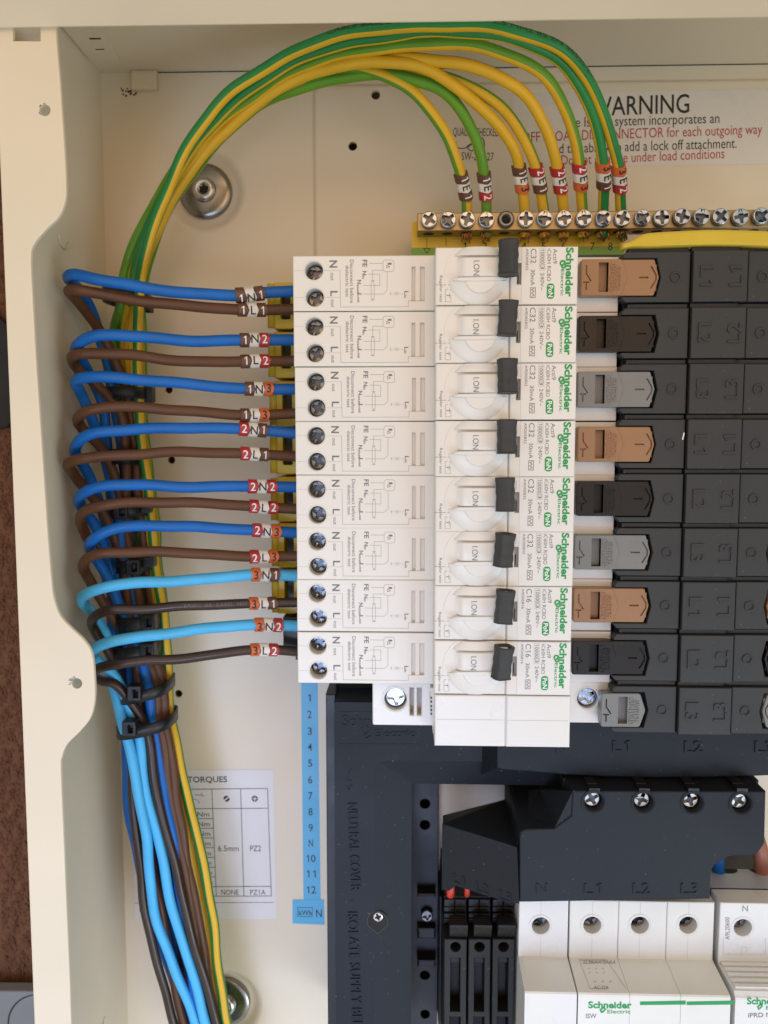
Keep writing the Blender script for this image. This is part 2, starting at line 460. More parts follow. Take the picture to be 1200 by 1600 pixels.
# ================================================================== the setting: carpet
b = B(); nx, ny = 150, 330; x0, x1, y0, y1 = -330, -100, -420, 320
vs = []
for j in range(ny+1):
    for i in range(nx+1):
        x = x0+(x1-x0)*i/nx; y = y0+(y1-y0)*j/ny
        vs.append((x, y, -7+.9*math.sin(x*.9+2*math.sin(y*.13))*math.sin(y*.35+1.5*math.sin(x*.2))+random.uniform(-.35, .35)))
b.add(vs, [(j*(nx+1)+i, j*(nx+1)+i+1, (j+1)*(nx+1)+i+1, (j+1)*(nx+1)+i) for j in range(ny) for i in range(nx)], 0, True)
ca = obj('carpet', mesh('carpet', b, 'carpet_brown')); ca['kind'] = 'structure'
b = B(); b.flat(rect(-900, -900, 900, 900), -9.5)
gd = obj('floor', mesh('floor', b, 'carpet_brown')); gd['kind'] = 'structure'
b = B()                                                     # pile: short leaning loops of yarn where the carpet shows
for k in range(24000):
    x = random.uniform(-190, -128); y = random.uniform(-330, 190); a = random.gauss(1.45, .45); l = random.uniform(1.0, 2.4); w = random.uniform(.14, .28)
    z = -7+random.uniform(-.4, .5); dx, dy = math.cos(a)*l, math.sin(a)*l; nxx, nyy = -math.sin(a)*w, math.cos(a)*w
    h = random.uniform(.5, 1.3)
    b.add([(x-nxx, y-nyy, z), (x+nxx, y+nyy, z), (x+dx*.5+nxx, y+dy*.5+nyy, z+h), (x+dx*.5-nxx, y+dy*.5-nyy, z+h), (x+dx+nxx*.6, y+dy+nyy*.6, z+.1), (x+dx-nxx*.6, y+dy-nyy*.6, z+.1)], [(0, 1, 2, 3), (3, 2, 4, 5)], 0, True)
pile = obj('carpet_pile', mesh('carpet_pile', b, 'carpet_brown')); tag(pile, 'short brown yarn pile of the carpet', 'carpet pile', kind='stuff')

# grey sheet-metal lid with a round knockout, and a dark mat, both lying left of the box
z = 4
gl = thing('gland_plate', 'grey painted steel plate with a round knockout at the lower left corner', 'plate', (P(20, 1590, z).x, P(20, 1590, z).y, z-5))
tl = P(-120, 1548, z); tr = P(150, 1550, z)
kc = P(62, 1602, z); kr = 15.0
b = B(); ang = 0
b.plate([(tl.x, tl.y), (tr.x, tr.y), (tr.x+1, tr.y-90), (tl.x+1, tl.y-90)], [circ(kc.x, kc.y, kr, 48)], z-6, z, .7, hbev=.45)
part('sheet', b, 'grey_paint', gl)
b = B(); b.plate(circ(kc.x, kc.y, kr-.45, 48), [], z-5, z-.15, .4); part('knockout', b, 'grey_paint', gl)
b = B(); z = -3
b.plate([P2(px, py, z) for px, py in ((-160, 500), (-5, 492), (24, 520), (34, 560), (36, 610), (30, 645), (10, 668), (-160, 690))], [], -6.5, z, 1.5)
solo('rubber_mat', b, 'black_and_hole_shade', 'dark rubber mat edge on the carpet beyond the box', 'mat')

# ================================================================== the steel box
ZF = 85.0; WX = -129.0
YT = P(600, 108, 0).y
YB, XR = -330.0, 200.0
box = thing('steel_enclosure', 'open cream painted steel enclosure holding the wiring and breakers', 'enclosure', (0, 0, 0))
holes = [(587, 148, 6.6), (551, 228, 6.6), (264, 609, 5.8), (268, 719, 5.8), (279, 1084, 6.2)]
dimples = [(320, 298), (352, 1568)]
zp = 1.4                                                     # the raised field of the back panel
fx0, fy1, fy0 = P(488, 300, zp).x, P(600, 128, zp).y, P(600, 1010, zp).y
b = B(); hl = []
for px, py, r in holes:
    inside = px > 488
    p = P(px, py, zp if inside else 0)
    if not inside: hl.append(circ(p.x, p.y, r/3.6, 18))
dc = []
for px, py in dimples:
    p = P(px, py, 0); dc.append(p); hl.append(circ(p.x, p.y, 17.5, 40))
field = rrect(fx0, fy0, XR-6, fy1, 5, 5); fin = inset(ccw(field), 1.6)
hl.append(field)
b.plate(rect(WX, YB, XR, YT), hl, -1.5, 0, 0, hbev=0)
back = part('back_panel', b, 'cream_paint', box)
b = B()
n = len(field); fl = ccw(field); mid_ = inset(fl, .5)
for k in range(3):
    pass
ring = [[(x, y, 0) for x, y in fl], [(x, y, .25) for x, y in inset(fl, .5)], [(x, y, 1.15) for x, y in inset(fl, 1.3)], [(x, y, zp) for x, y in inset(fl, 2.0)]]
for a, c in zip(ring, ring[1:]): b.add(a+c, [(i, (i+1) % n, n+(i+1) % n, n+i) for i in range(n)], 0, True)
b.plate([(x, y) for x, y, _ in ring[-1]], [circ(*P2(px, py, zp), r/3.65, 18) for px, py, r in holes if px > 488], -.5, zp, 0, hbev=.3)
part('raised_field', b, 'cream_paint', back)
for p in dc:                                                # dished fixing points
    b = B(); b.lathe(p.x, p.y, [(17.5, 0), (16.8, -.12), (15.9, -.55), (14.8, -1.4), (13.7, -2.2), (12.7, -2.6), (11.6, -2.75), (3.2, -2.8), (3.0, -3.2)], 40)
    part('dimple', b, 'cream_paint', back)
b = B(); b.box(WX-1.5, WX, YB, YT+1.5, -1.5, ZF-1.4, 0)
b.plate(rect(0, 0, 1, 1), [], 0, .01) if False else None
side = part('side_wall', b, 'cream_paint', box)
for px, py, rr in ((98, 368, 4.6), (156, 1596, 5.2)):        # pressed knockout rims on the side wall
    bb = B(); d = Vector((px-600, 800-py, -FPX)); t = WX/d.dot(AX); q = (d.dot(AY)*t, CAMH+d.dot(AZ)*t)
    pts = [Vector((WX+.35, q[0]+rr*math.cos(a), q[1]+rr*math.sin(a))) for a in [D2R(100+k*8) for k in range(20)]]
    tube(bb, pts, .4, 6); part('knockout_rim', bb, 'cream_paint', side)
b = B(); b.box(WX-1.5, XR, YT, YT+1.5, -1.5, ZF-1.4)
top = part('top_wall', b, 'cream_paint', box)
# a folded strip and a weld tab in the corner under the top wall
b = B(); b.box(WX+1, WX+13, YT-.9, YT-.05, 14, ZF-3, 0, .0); part('corner_strip', b, 'cream_paint', top)
a = P(204, 112, 3); c = P(244, 138, 3); b = B(); b.box(a.x, c.x, c.y, YT-.1, 0.05, 2.6, 0, .5); part('weld_tab', b, 'cream_paint', top)
b = B()
for k in range(26):                                         # burnt specks beside the weld
    px, py = random.uniform(189, 219), random.gauss(143, 3.2); p = P(px, py, .12)
    b.plate(circ(p.x, p.y, random.uniform(.18, .5), 6, random.random()), [], .0, .08+.04*random.random())
part('weld_speck', b, 'black_and_hole_shade', back)['kind'] = 'stuff'
b = B()
for y_, z_, l_, an in ((YT, 30, 4, .1), (YT, 48, 6, 1.5), (YT, 58, 2.2, .3), (YT, 22, 3.2, 0)):
    x_ = WX+4+z_*.12; b.box(x_, x_+l_*math.cos(an)+.3, YT-1.12, YT-.92, z_, z_+l_*math.sin(an)+.3)
b.box(P(245, 110, 2).x, XR-4, YT-.3, YT-.02, .0, .22)  # dark line along the joint with the back panel
part('scuff_and_dark_line', b, 'black_and_hole_shade', top)['kind'] = 'stuff'
# front flange, left: an outline with two screw lobes
inner = [(87, 20), (88, 60), (93, 120), (97, 180), (101, 240), (103, 285), (102, 312), (92, 338), (72, 358), (54, 380), (48, 402), (51, 470), (56, 560), (62, 650), (68, 740), (74, 830), (80, 905), (84, 935), (94, 962), (112, 982), (131, 1000), (143, 1020), (147, 1050), (148, 1092), (141, 1122), (124, 1144), (105, 1163), (97, 1182), (95, 1202), (99, 1300), (104, 1420), (108, 1510), (111, 1600), (113, 1680)]
inn = smooth2([P2(px, py, ZF) for px, py in inner], 5)
for i, q in enumerate(inn):
    if False: pass
out = [(WX-1.5, P(0, 1680, ZF).y), (WX-1.5, P(0, 20, ZF).y)]
ho = [circ(*P2(70, 172, ZF), 1.75, 20), circ(*P2(120, 1068, ZF), 1.75, 20), [P2(20, 34, ZF), P2(63, 34, ZF), P2(63, 64, ZF), P2(20, 64, ZF)]]
b = B(); b.plate([(p.x, p.y) for p in inn]+out, ho, ZF-1.5, ZF, .45, 0, True, hbev=.2)
fl_l = part('side_flange', b, 'cream_paint', box)
b = B()
for q in ((120, 1068), (70, 172)):                          # raw burrs where the screws have bitten
    p = P(*q, ZF)
    for k in range(9):
        a = D2R(150+random.uniform(-70, 70)); r0 = 1.8; r1 = random.uniform(2.1, 3.1) if q[0] == 120 else 2.1
        b.line([(p.x+r0*math.cos(a), p.y+r0*math.sin(a)), (p.x+r1*math.cos(a+.12), p.y+r1*math.sin(a+.12))], .22, ZF, h=.06)
part('burr', b, 'dark_steel', fl_l)['kind'] = 'stuff'
# knurled panel behind the slot and holes (the return fold)
b = B(); b.box(WX+.5, WX+12.5, P(0, 100, ZF).y, YT-1, ZF-7, ZF-6, 0); part('return_fold', b, 'cream_paint', box)
ly = (P(0, 39, ZF+2).y, P(1200, 23, ZF+2).y)
b = B(); xl, xr = WX-3, XR
sl = (ly[1]-ly[0])/(P(1200, 23, ZF+2).x-P(0, 39, ZF+2).x)
yl = ly[0]+sl*(xl-P(0, 39, ZF+2).x); yr = yl+sl*(xr-xl)
b.plate([(xl, yl), (xr, yr), (xr, yr+40), (xl, yl+40)], [], ZF+.2, ZF+2, .6, 0, True, xf=lambda p: (p[0], yl+sl*(p[0]-xl)+(p[1]-yl-sl*(p[0]-xl))*.5-(p[2]-ZF-1)*.85, ZF+1+(p[2]-ZF-1)*.5+(p[1]-yl-sl*(p[0]-xl))*.86))
part('top_flange', b, 'cream_paint', box)
b = B(); p = P(743, 205, zp+.06)                             # inspection stamp printed on the panel
text_px(b, 'QUALITY CHECKED', (708, 212), (779, 213), 12, zp+.06, mi=0)
text_px(b, 'SW-20.6.27', (721, 250), (771, 251), 12, zp+.06, mi=0)
sc = [(712, 221), (716, 231), (728, 231), (742, 222), (730, 229), (738, 236), (748, 222), (754, 216), (757, 228), (752, 233)]
b.line([tuple(q) for q in smooth2([P2(x, y, zp) for x, y in sc], 4)], .35, zp+.06, rise=.004)
part('inspection_stamp', b, 'print_black', back)

# ---- mounting washers
for (p, lab) in zip(dc, ('large steel washer and screw near the top of the back panel', 'large steel washer and screw at the foot of the cable bundle')):
    w = thing('fixing_screw', lab, 'screw', (p.x, p.y, 0), 'washers fixing the box')
    b = B(); b.lathe(p.x, p.y, [(11.2, -2.7), (11.2, -.1), (10.9, .25), (9, .55), (6.5, .85), (4.2, 1.0), (3.0, 1.0), (2, .6)], 48, 0, True); part('washer', b, 'washer_steel', w)
    b = B(); b.lathe(p.x, p.y, [(5.1, .9), (5.1, 1.5), (4.7, 2.4), (3.9, 3.0), (2.3, 3.3), (2.1, 2.2), (0.01, 2.1)], 24); part('screw_head', b, 'steel', w)
    b = B(); b.plate([(p.x+(2.2 if i % 2 else 1.4)*math.cos(i*math.pi/6), p.y+(2.2 if i % 2 else 1.4)*math.sin(i*math.pi/6)) for i in range(12)], [], 1.5, 2.25, 0); part('drive_recess', b, 'black_and_hole_shade', w)  # black star paints the shade of the drive socket

# ---- stickers
z = zp+.12
lb = thing('warning_label', 'white warning sticker with black and red lettering on the back panel', 'label', tuple(P(1020, 200, zp)))
b = B(); b.flat([P2(px, py, z) for px, py in ((800, 262), (1290, 255), (1290, 138), (800, 146))], z); part('sticker', b, 'label_clear', lb)
z += .06; b = B()
text_px(b, 'WARNING', (922, 181), (1077, 176), 28, z, bold=.006)
text_px(b, 'The Isobar system incorporates an', (880, 199), (1124, 192), 15, z)
text_px(b, 'and the ability to add a lock off attachment.', (858, 240), (1151, 231), 15, z)
part('black_lettering', b, 'print_black', lb)
b = B()
text_px(b, 'OFF - LOAD DISCONNECTOR for each outgoing way', (816, 222), (1191, 209), 15, z)
text_px(b, 'Do not operate under load conditions', (877, 258), (1132, 247), 15, z)
part('red_lettering', b, 'print_red', lb)

z = .12
lb = thing('torque_label', 'white sticker with a table of screw torques behind the cable bundle', 'label', tuple(P(330, 1320, 0)))
b = B(); b.flat([P2(px, py, z) for px, py in ((212, 1437), (432, 1436), (427, 1203), (205, 1203))], z); part('sticker', b, 'label_white', lb)
z += .06; b = B()
def tl_(pts, w=.28, cl=False): b.line([P2(x, y, z) for x, y in pts], w, z, closed=cl)
tl_([(225, 1234), (418, 1232), (424, 1400), (216, 1401)], cl=True)
tl_([(225, 1264), (419, 1263)]); tl_([(331, 1233), (338, 1400)]); tl_([(376, 1233), (381, 1400)]); tl_([(222, 1386), (423, 1385)])
for k in range(8): tl_([(230, 1279+15.2*k), (333+.5*k, 1279+15.2*k)])
tl_([(210, 1411), (428, 1410)], .2)
text_px(b, 'SCREW TORQUES', (244, 1223), (355, 1222), 9, z, bold=.012)
for k in range(8): text_px(b, '2.5Nm', (292+1.2*k, 1276+15.2*k), (327+.7*k, 1276+15.2*k), 7.5, z)
text_px(b, '2Nm', (308, 1397), (332, 1397), 7.5, z)
text_px(b, '6.5mm', (341, 1330), (373, 1330), 9, z); text_px(b, 'PZ2', (391, 1330), (408, 1330), 9, z)
text_px(b, 'NONE', (346, 1398), (373, 1398), 8, z); text_px(b, 'PZ1A', (391, 1398), (415, 1398), 8, z)
text_px(b, 'P', (218, 1424), (222, 1424), 6, z, bold=.02)
b.line([P2(304+7*math.cos(D2R(a)), 1254-5*math.sin(D2R(a)), z) for a in range(-20, 300, 20)], .2, z)
b.line([P2(x, y, z) for x, y in ((304, 1242), (312, 1242), (318, 1244), (314, 1239))], .3, z)
for cx_, cy_ in ((354, 1248), (398, 1248)): b.flat(circ(*P2(cx_, cy_, z), 1.4, 16), z)
part('lettering', b, 'print_black', lb)
b = B(); b.line([P2(350, 1251, z), P2(358, 1245, z)], .45, z+.03); b.line([P2(395, 1248, z), P2(401, 1248, z)], .5, z+.03); b.line([P2(398, 1245, z), P2(398, 1251, z)], .5, z+.03)
part('symbol_slot', b, 'print_white', lb)

z = .12
lb = thing('number_strip', 'blue sticker strip numbered one to twelve on the back panel', 'label', tuple(P(485, 1240, 0)))
b = B(); b.flat([P2(px, py, z) for px, py in ((474, 1406), (501, 1406), (496, 1040), (470, 1040))], z); part('sticker', b, 'label_blue', lb)
b = B()
for s_, y_ in zip(['1', '2', '3', '4', '5', '6', '7', '8', '9', 'N', '10', '11', '12'], (1096, 1122, 1148, 1173, 1198, 1224, 1249, 1274, 1299, 1323, 1347, 1371, 1396)):
    w_ = 6.5 if len(s_) == 1 else 14; xc = 483.5+(y_-1096)*.0105
    if s_ == '1': w_ = 4.2
    text_px(b, s_, (xc-w_/2, y_), (xc+w_/2, y_), 11.5, z+.06, bold=.004)
part('lettering', b, 'print_black', lb)
lb = thing('meter_label', 'small blue sticker lettered kWh and N below the number strip', 'label', tuple(P(482, 1425, 0)))
z = .22; b = B(); b.flat([P2(px, py, z) for px, py in ((457, 1443), (507, 1445), (506, 1406), (457, 1406))], z); part('sticker', b, 'label_blue', lb)
z += .06; b = B(); b.line([P2(x, y, z) for x, y in ((465, 1418), (488, 1418), (488, 1432), (465, 1432))], .22, z, closed=True)
text_px(b, 'kWh', (467, 1430), (487, 1430), 8, z, bold=.01); text_px(b, 'N', (494, 1433), (503, 1433), 12, z, bold=.01); part('lettering', b, 'print_black', lb)

# ================================================================== breaker modules (one row is 18 mm)
ZT, ZH, ZB = 77.0, 87.5, 14.0
RX, RY, PITCH = -37.9, 61.2, 17.98
def lo6(u, v): p = P(440+u/4.615, 370+v/4.615, ZT); return (p.x-RX, p.y-RY)      # row 1, terminal shoulder
def lo7(u, v): p = P(660+u/4.615, 370+v/4.615, ZH); return (p.x-RX, p.y-RY)      # row 1, nose
K6 = (lo6(1000, 0)[0]-lo6(0, 0)[0])/1000; K7 = (lo7(1000, 0)[0]-lo7(0, 0)[0])/1000
DOWN = -math.pi/2
XS1 = 46.3; XH0, XH1 = 46.5, 90.9; XR0, XR1 = 91.0, 106.2
MW = 17.8
def body_parts():
    L = {}
    hN, hL = (lo6(237, 243)[0], lo6(237, 243)[1]), (lo6(243, 436)[0], lo6(243, 436)[1])
    slots = [rect(lo6(945, 0)[0], -3.7, lo6(968, 0)[0], -14.6), rect(lo6(1006, 0)[0], -3.7, lo6(1036, 0)[0], -14.6)]
    b = B(); b.plate(rect(0, -MW, XS1+.3, 0), [circ(*hN, 2.95, 28), circ(*hL, 2.95, 28)]+slots, ZT-8, ZT, .35, 0, hbev=.28)
    b.box(.25, XS1, -MW+.15, -.15, ZB, ZT-7.9)
    b.box(slots[0][0][0]-.2, slots[1][1][0]+.2, -14.8, -3.5, ZT-7.9, ZT-1.4)
    L['terminal_body'] = (b, 'white_plastic')
    for j_, (c, r) in enumerate(((hN, .4), (hL, 1.1))):
        b = B(); b.lathe(c[0], c[1], [(3.45, ZT+.0), (3.4, ZT+.14), (3.25, ZT+.14), (3.2, ZT+.0)], 28, 0, False, False); L['terminal_rim#%d' % j_] = (b, 'white_plastic')
        b = B(); screw(b, c[0], c[1], ZT-5.6, 2.7, r, 0, .5, .80, .34, floor=1)
        b.line([(c[0]-2.5*math.cos(r+.8), c[1]-2.5*math.sin(r+.8)), (c[0]-1.2*math.cos(r+.8), c[1]-1.2*math.sin(r+.8))], .6, ZT-5.05, h=.2)
        L['terminal_screw#%d' % j_] = (b, ['dark_steel', 'recess_shade_steel'])
    b = B(); sw = .1
    for c in (hN, hL):
        b.line([(0.4, c[1]), (c[0]-3.5, c[1])], sw, ZT+.02); b.line([(c[0]+3.5, c[1]), (lo6(425, 0)[0], c[1])], sw, ZT+.02)
    L['parting_line'] = (b, 'seam')
    # print on the shoulder
    b = B(); z = ZT+.05
    def T(s, base, y0, y1, cap, mi=0, bold=.0): text(b, s, lo6(base, y0), abs(lo6(0, y1)[1]-lo6(0, y0)[1]), cap*K6, z, DOWN, mi, bold)
    T('N', 350, 170, 222, 54, 0, .02); T('out', 357, 258, 315, 27); T('L', 357, 390, 428, 50, 0, .02); T('out', 360, 452, 508, 27)
    T('Disconnect before', 497, 165, 476, 26, 0); T('dielectric test', 465, 205, 433, 24, 0)
    T('FE', 588, 165, 216, 32, 0, .02); T('N', 588, 246, 275, 28, 0, .02); T('in', 586, 278, 300, 18, 0, .02); T('N', 550, 310, 340, 28, 0, .02); T('out', 548, 343, 410, 18, 0, .02)
    T('L', 553, 407, 432, 28, 0, .02); T('out', 551, 434, 472, 18, 0, .02); T('L', 890, 390, 414, 28, 0, .02); T('in', 888, 416, 438, 18, 0, .02)
    T('I', 770, 186, 200, 26, 0, .02); T('\u0394', 760, 200, 226, 24, 0, .0)
    def Ln(pts, w=.16, mi=1, cl=False): b.line([lo6(*q) for q in pts], w, z, mi, cl)
    Ln([(425, 240), (430, 505), (918, 503), (918, 460), (1035, 459)], .14, 2)
    b.line(rrect(*lo6(735, 250), *lo6(815, 166), .9, 4), .16, z, 1, True)
    Ln([(635, 190), (733, 190)]); Ln([(660, 310), (660, 240), (733, 240)]); Ln([(630, 268), (712, 268), (712, 350), (592, 350)])
    Ln([(765, 252), (765, 385), (738, 412), (597, 412)]); b.line(rrect(*lo6(650, 455), *lo6(672, 315), 1.1, 5), .16, z, 1, True)
    for u in (785, 805, 845, 865): Ln([(u, 408), (u+13, 408)])
    Ln([(820, 395), (845, 421)]); Ln([(845, 395), (820, 421)]); Ln([(790, 397), (790, 420)])
    L['shoulder_print'] = (b, ['print_grey', 'print_pale', 'seam'])
    # nose
    b = B(); xi = lo7(640, 0)[0]; xt = lo7(722, 0)[0]
    b.plate(rect(XH0, -MW, xi-.15, -.0), [], ZB, ZH, .5)
    b.plate(rect(xi+.15, -MW, XH1, -.0), [rrect(*lo7(683, 342), *lo7(718, 186), .15, 2)], ZB, ZH+.25, .4, 0, hbev=.12)
    b.box(xi-.3, xi+.3, -MW+.1, -.1, ZB, ZH-.8)
    L['nose'] = (b, 'white_plastic')
    b = B(); b.plate(rrect(xt, -MW+.15, XH1-.35, -.15, .3, 2), [], ZH+.2, ZH+.38, .08)
    L['rating_plate'] = (b, 'white_smooth')
    b = B(); b.flat(rect(*lo7(680, 345), *lo7(721, 183)), ZH-1.6, 0)
    b.box(lo7(700, 0)[0], lo7(706, 0)[0], lo7(0, 255)[1], lo7(0, 330)[1], ZH-1.6, ZH-.9, 1)
    L['indicator_window'] = (b, ['slot_grey', 'print_black'])
    # round toggle surround, cut off at the module edges
    cc = lo7(408, 272); R = 9.55
    def seg(ya, yb, r, cx=cc[0], cy=cc[1], n=28):
        pts = []
        ya = max(ya, cy-r+.001); yb = min(yb, cy+r-.001)
        for k in range(n+1):
            y = ya+(yb-ya)*k/n; pts.append((cx+math.sqrt(max(0, r*r-(y-cy)**2)), y))
        for k in range(n+1):
            y = yb-(yb-ya)*k/n; pts.append((cx-math.sqrt(max(0, r*r-(y-cy)**2)), y))
        return pts
    y_up = lo7(0, 140)[1]; y_lo = lo7(0, 322)[1]
    b = B()
    def cap_dome(ya, yb, H, pw, m=16, q=22):
        """part of a shallow dome between two chords"""
        vs = []; fs = []
        for r_ in range(m+1):
            y = ya+(yb-ya)*r_/m; hw = math.sqrt(max(.02, R*R-(y-cc[1])**2))
            for c_ in range(q+1):
                u = math.sin((c_/q-.5)*math.pi); x = cc[0]+hw*u
                rho = min(1, ((x-cc[0])**2+(y-cc[1])**2)/(R*R)); vs.append((x, y, ZH-.15+H*(1-rho)**pw))
        w = q+1
        fs = [(r_*w+c_, r_*w+c_+1, (r_+1)*w+c_+1, (r_+1)*w+c_) for r_ in range(m) for c_ in range(q)]
        b.add(vs, fs, 0, True)
        for r_ in (0, m):                                   # chord walls
            e = vs[r_*w:(r_+1)*w]; b.add(e+[(x, y, ZH-1) for x, y, _ in e], [(k, k+1, w+k+1, w+k) for k in range(q)], 0, False)
    cap_dome(y_up, -.06, 2.5, .55)
    cap_dome(-MW+.04, y_lo, 1.9, .5)
    L['toggle_surround'] = (b, 'white_smooth')
    b = B(); b.plate(seg(-14.6, y_lo-.05, 4.9, lo7(425, 0)[0], lo7(0, 300)[1]), [], ZH, ZH+1.95, .3)
    bt_ = b; b = B(); b.line([(cc[0]+10.3*math.cos(D2R(a_)), cc[1]+10.3*math.sin(D2R(a_))) for a_ in range(128, 221, 6)], .5, ZH, h=.22); L['dial_rim'] = (b, 'white_smooth'); b = bt_
    L['test_dome'] = (b, 'white_smooth')
    b = B(); x0 = lo7(262, 0)[0]; x1 = lo7(640, 0)[0]-.3; ya = lo7(0, 300)[1]; yb = lo7(0, 152)[1]; nn = 14
    vs = []
    for k in range(nn+1):                                   # barrel of the toggle, rising to the right
        x = x0+(x1-x0)*k/nn; t = k/nn; zz = ZH+2.0*min(1, max(0, t*9))**.5
        vs += [(x, yb, ZH-2), (x, yb-.25, zz-.08), (x, yb-.5, zz), (x, ya+.5, zz), (x, ya+.25, zz-.08), (x, ya, ZH-2)]
    b.add(vs, [(k*6+j, (k+1)*6+j, (k+1)*6+j+1, k*6+j+1)[::-1] for k in range(nn) for j in range(5)]+[(0, 1, 2, 3, 4, 5), tuple(nn*6+j for j in range(6))[::-1]], 0, True)
    # long ridge under the window
    pr = [lo7(215, 318), lo7(265, 300), lo7(400, 296), lo7(560, 292), lo7(615, 310), lo7(540, 322), lo7(400, 328), lo7(270, 326)]
    b.plate(fillet(pr, .8, 3), [], ZH-.5, ZH+2.4, .35)
    L['toggle'] = (b, 'white_smooth')
    b = B(); lx = lo7(612, 0)[0]; b.box(lx-1.2, lx+1.2, lo7(0, 300)[1], lo7(0, 100)[1], ZH+.5, ZH+6.2, 0, .4)
    L['toggle_lever'] = (b, 'white_smooth')
    # print on the nose
    b = B(); z = ZH+.43
    def T2(s, base, y0, y1, cap, mi=0, bold=.0, zz=None): text(b, s, lo7(base, y0), abs(lo7(0, y1)[1]-lo7(0, y0)[1]), cap*K7, zz or z, DOWN, mi, bold)
    L['nose_print'] = (b, ['print_grey', 'print_green', 'print_white', 'print_pale'])
    return L, T2, lo7
def nose_print(rating, code):
    b = B(); z = ZH+.43
    def T2(s, base, y0, y1, cap, mi=0, bold=.0, zz=None): text(b, s, lo7(base, y0), abs(lo7(0, y1)[1]-lo7(0, y0)[1]), cap*K7, zz or z, DOWN, mi, bold)
    T2('Schneider', 1041, 75, 430, 50, 1, .035); T2('Electric', 1003, 232, 422, 22, 1, .012)
    lg = [(1003, 205), (998, 185), (1012, 172), (1030, 180), (1022, 196), (1008, 208), (1016, 222), (1034, 214), (1032, 196)]
    b.line([tuple(q) for q in smooth2([lo7(*q) for q in lg], 4)], .52, z, 1, rise=.004)
    T2('Acti9', 946, 85, 192, 30); T2('iC60H RCBO', 905, 85, 317, 27)
    b.flat(rrect(*lo7(899, 446), *lo7(955, 335), .9, 4), z, 1); T2('PoN', 912, 350, 433, 33, 2, .02, z+.04)
    T2('10000', 855, 90, 192, 27); T2('3', 855, 205, 232, 27); T2('240V~', 855, 258, 385, 27)
    b.line(rect(*lo7(848, 200), *lo7(888, 82)), .1, z, 3, True); b.line(rect(*lo7(848, 240), *lo7(888, 200)), .1, z, 3, True)
    T2(rating, 785, 85, 190, 40); T2('30mA', 785, 235, 350, 29)
    b.line(rect(*lo7(781, 437), *lo7(818, 366)), .18, z, 0, True)
    b.line([lo7(*q) for q in ((790, 430), (808, 418), (790, 405), (808, 392), (790, 380), (808, 372))], .2, z, 0)
    T2(code, 750, 85, 240, 18)
    T2('24W12', 688, 98, 165, 14, 3, 0, ZH+.29)
    T2('I.ON', 370, 180, 286, 42, 0, .0, ZH+2.06)
    T2('Regular test', 130, 278, 471, 20, 0, .0, ZH+.04); T2('T', 178, 405, 438, 24, 0, .0, ZH+.16)
    b.line(rect(*lo7(170, 467), *lo7(210, 378)), .14, ZH+.04, 3, True)
    b.line([lo7(93, 345), lo7(215, 345)], .12, ZH+.03, 0); b.line([lo7(640, 295), lo7(640, 470)], .16, ZH+.03, 3)
    return b
protoL, _t, _l = body_parts()
protoL['test_button'] = (B(), 'white_smooth'); protoL['test_button'][0].plate(rect(*lo7(173, 464), *lo7(207, 381)), [], ZH-.2, ZH+.12, .08)
ZSH = 73.0; XR1 = P(961.5, 690, ZSH).x-RX
b = B(); b.plate(rect(XR0-.6, -MW, XR1, 0), [], ZB, ZSH, .3); protoL['outgoing_shoulder'] = (b, 'white_smooth')
def clip(yoff=0):
    b = B(); zc = 44; x0 = -14.4; x1 = 2.0; y0, y1 = -19.0, -1.9     # plug-on clip behind the cable entry, seen left of the body
    hole = rrect(x0+5.0, y0+3.6, x0+8.6, y1-2.8, .6, 3)
    b.plate(fillet(rect(x0+2.4, y0, x1, y1), .5, 2), [hole], 12, zc, .5, hbev=.2)
    pts = [Vector((x0+1.6, y0+.6, zc-1)), Vector((x0+1.6, y1-.6, zc-1))]; tube(b, pts, 1.7, 12)
    b.box(x0+5.6, x0+9.0, y0+3.0, y1-2.2, 12, zc-5, 1); b.box(x0+3.2, x0+5.6, y0+3.0, y1-2.2, 12, zc-8, 0)
    b.box(x0+9.2, x1, y0-.05, y0+.45, 16, zc+.1, 1)
    return b
protoL['rail_clip'] = (clip(), ['yellow_plastic', 'black_plastic'])
def sheath_mesh():
    b = B(); n = 32; m = 16; Ro = 2.95; L_ = 10.6; vs = []; fs = []
    rr = random.Random(3)
    for j in range(m+1):
        t = j/m
        for i in range(n):
            a = 2*math.pi*i/n
            R = Ro*(1+.03*math.sin(t*19)+.022*math.sin(5*a+t*4)+.05*(abs(t-.5)*2)**6-.03*math.sin(t*3.1))
            ex = math.copysign(abs(math.cos(a))**.62, math.cos(a)); ez = math.copysign(abs(math.sin(a))**.62, math.sin(a))
            vs.append((R*ex*1.0, L_*(.5-t), R*ez*.85))
    for j in range(m):
        for i in range(n): fs.append((j*n+i, j*n+(i+1) % n, (j+1)*n+(i+1) % n, (j+1)*n+i))
    o = len(vs)
    for t, d in ((0, 1), (1, -1), (0, 1)): pass
    for i in range(n): a = 2*math.pi*i/n; vs.append((Ro*.78*math.cos(a), L_*.5+.02, Ro*.70*math.sin(a)))
    for i in range(n): a = 2*math.pi*i/n; vs.append((Ro*.74*math.cos(a), L_*.5-5, Ro*.66*math.sin(a)))
    for i in range(n):
        fs.append((o+i, o+(i+1) % n, (i+1) % n, i)); fs.append((o+n+i, o+n+(i+1) % n, o+(i+1) % n, o+i))
    fs.append(tuple(o+n+i for i in range(n)))
    fs.append(tuple(m*n+i for i in range(n))[::-1])
    b.add(vs, fs, 0, True); return b
PM = {k: mesh(k.split('#')[0], v[0], v[1]) for k, v in protoL.items() if k != 'nose_print'}
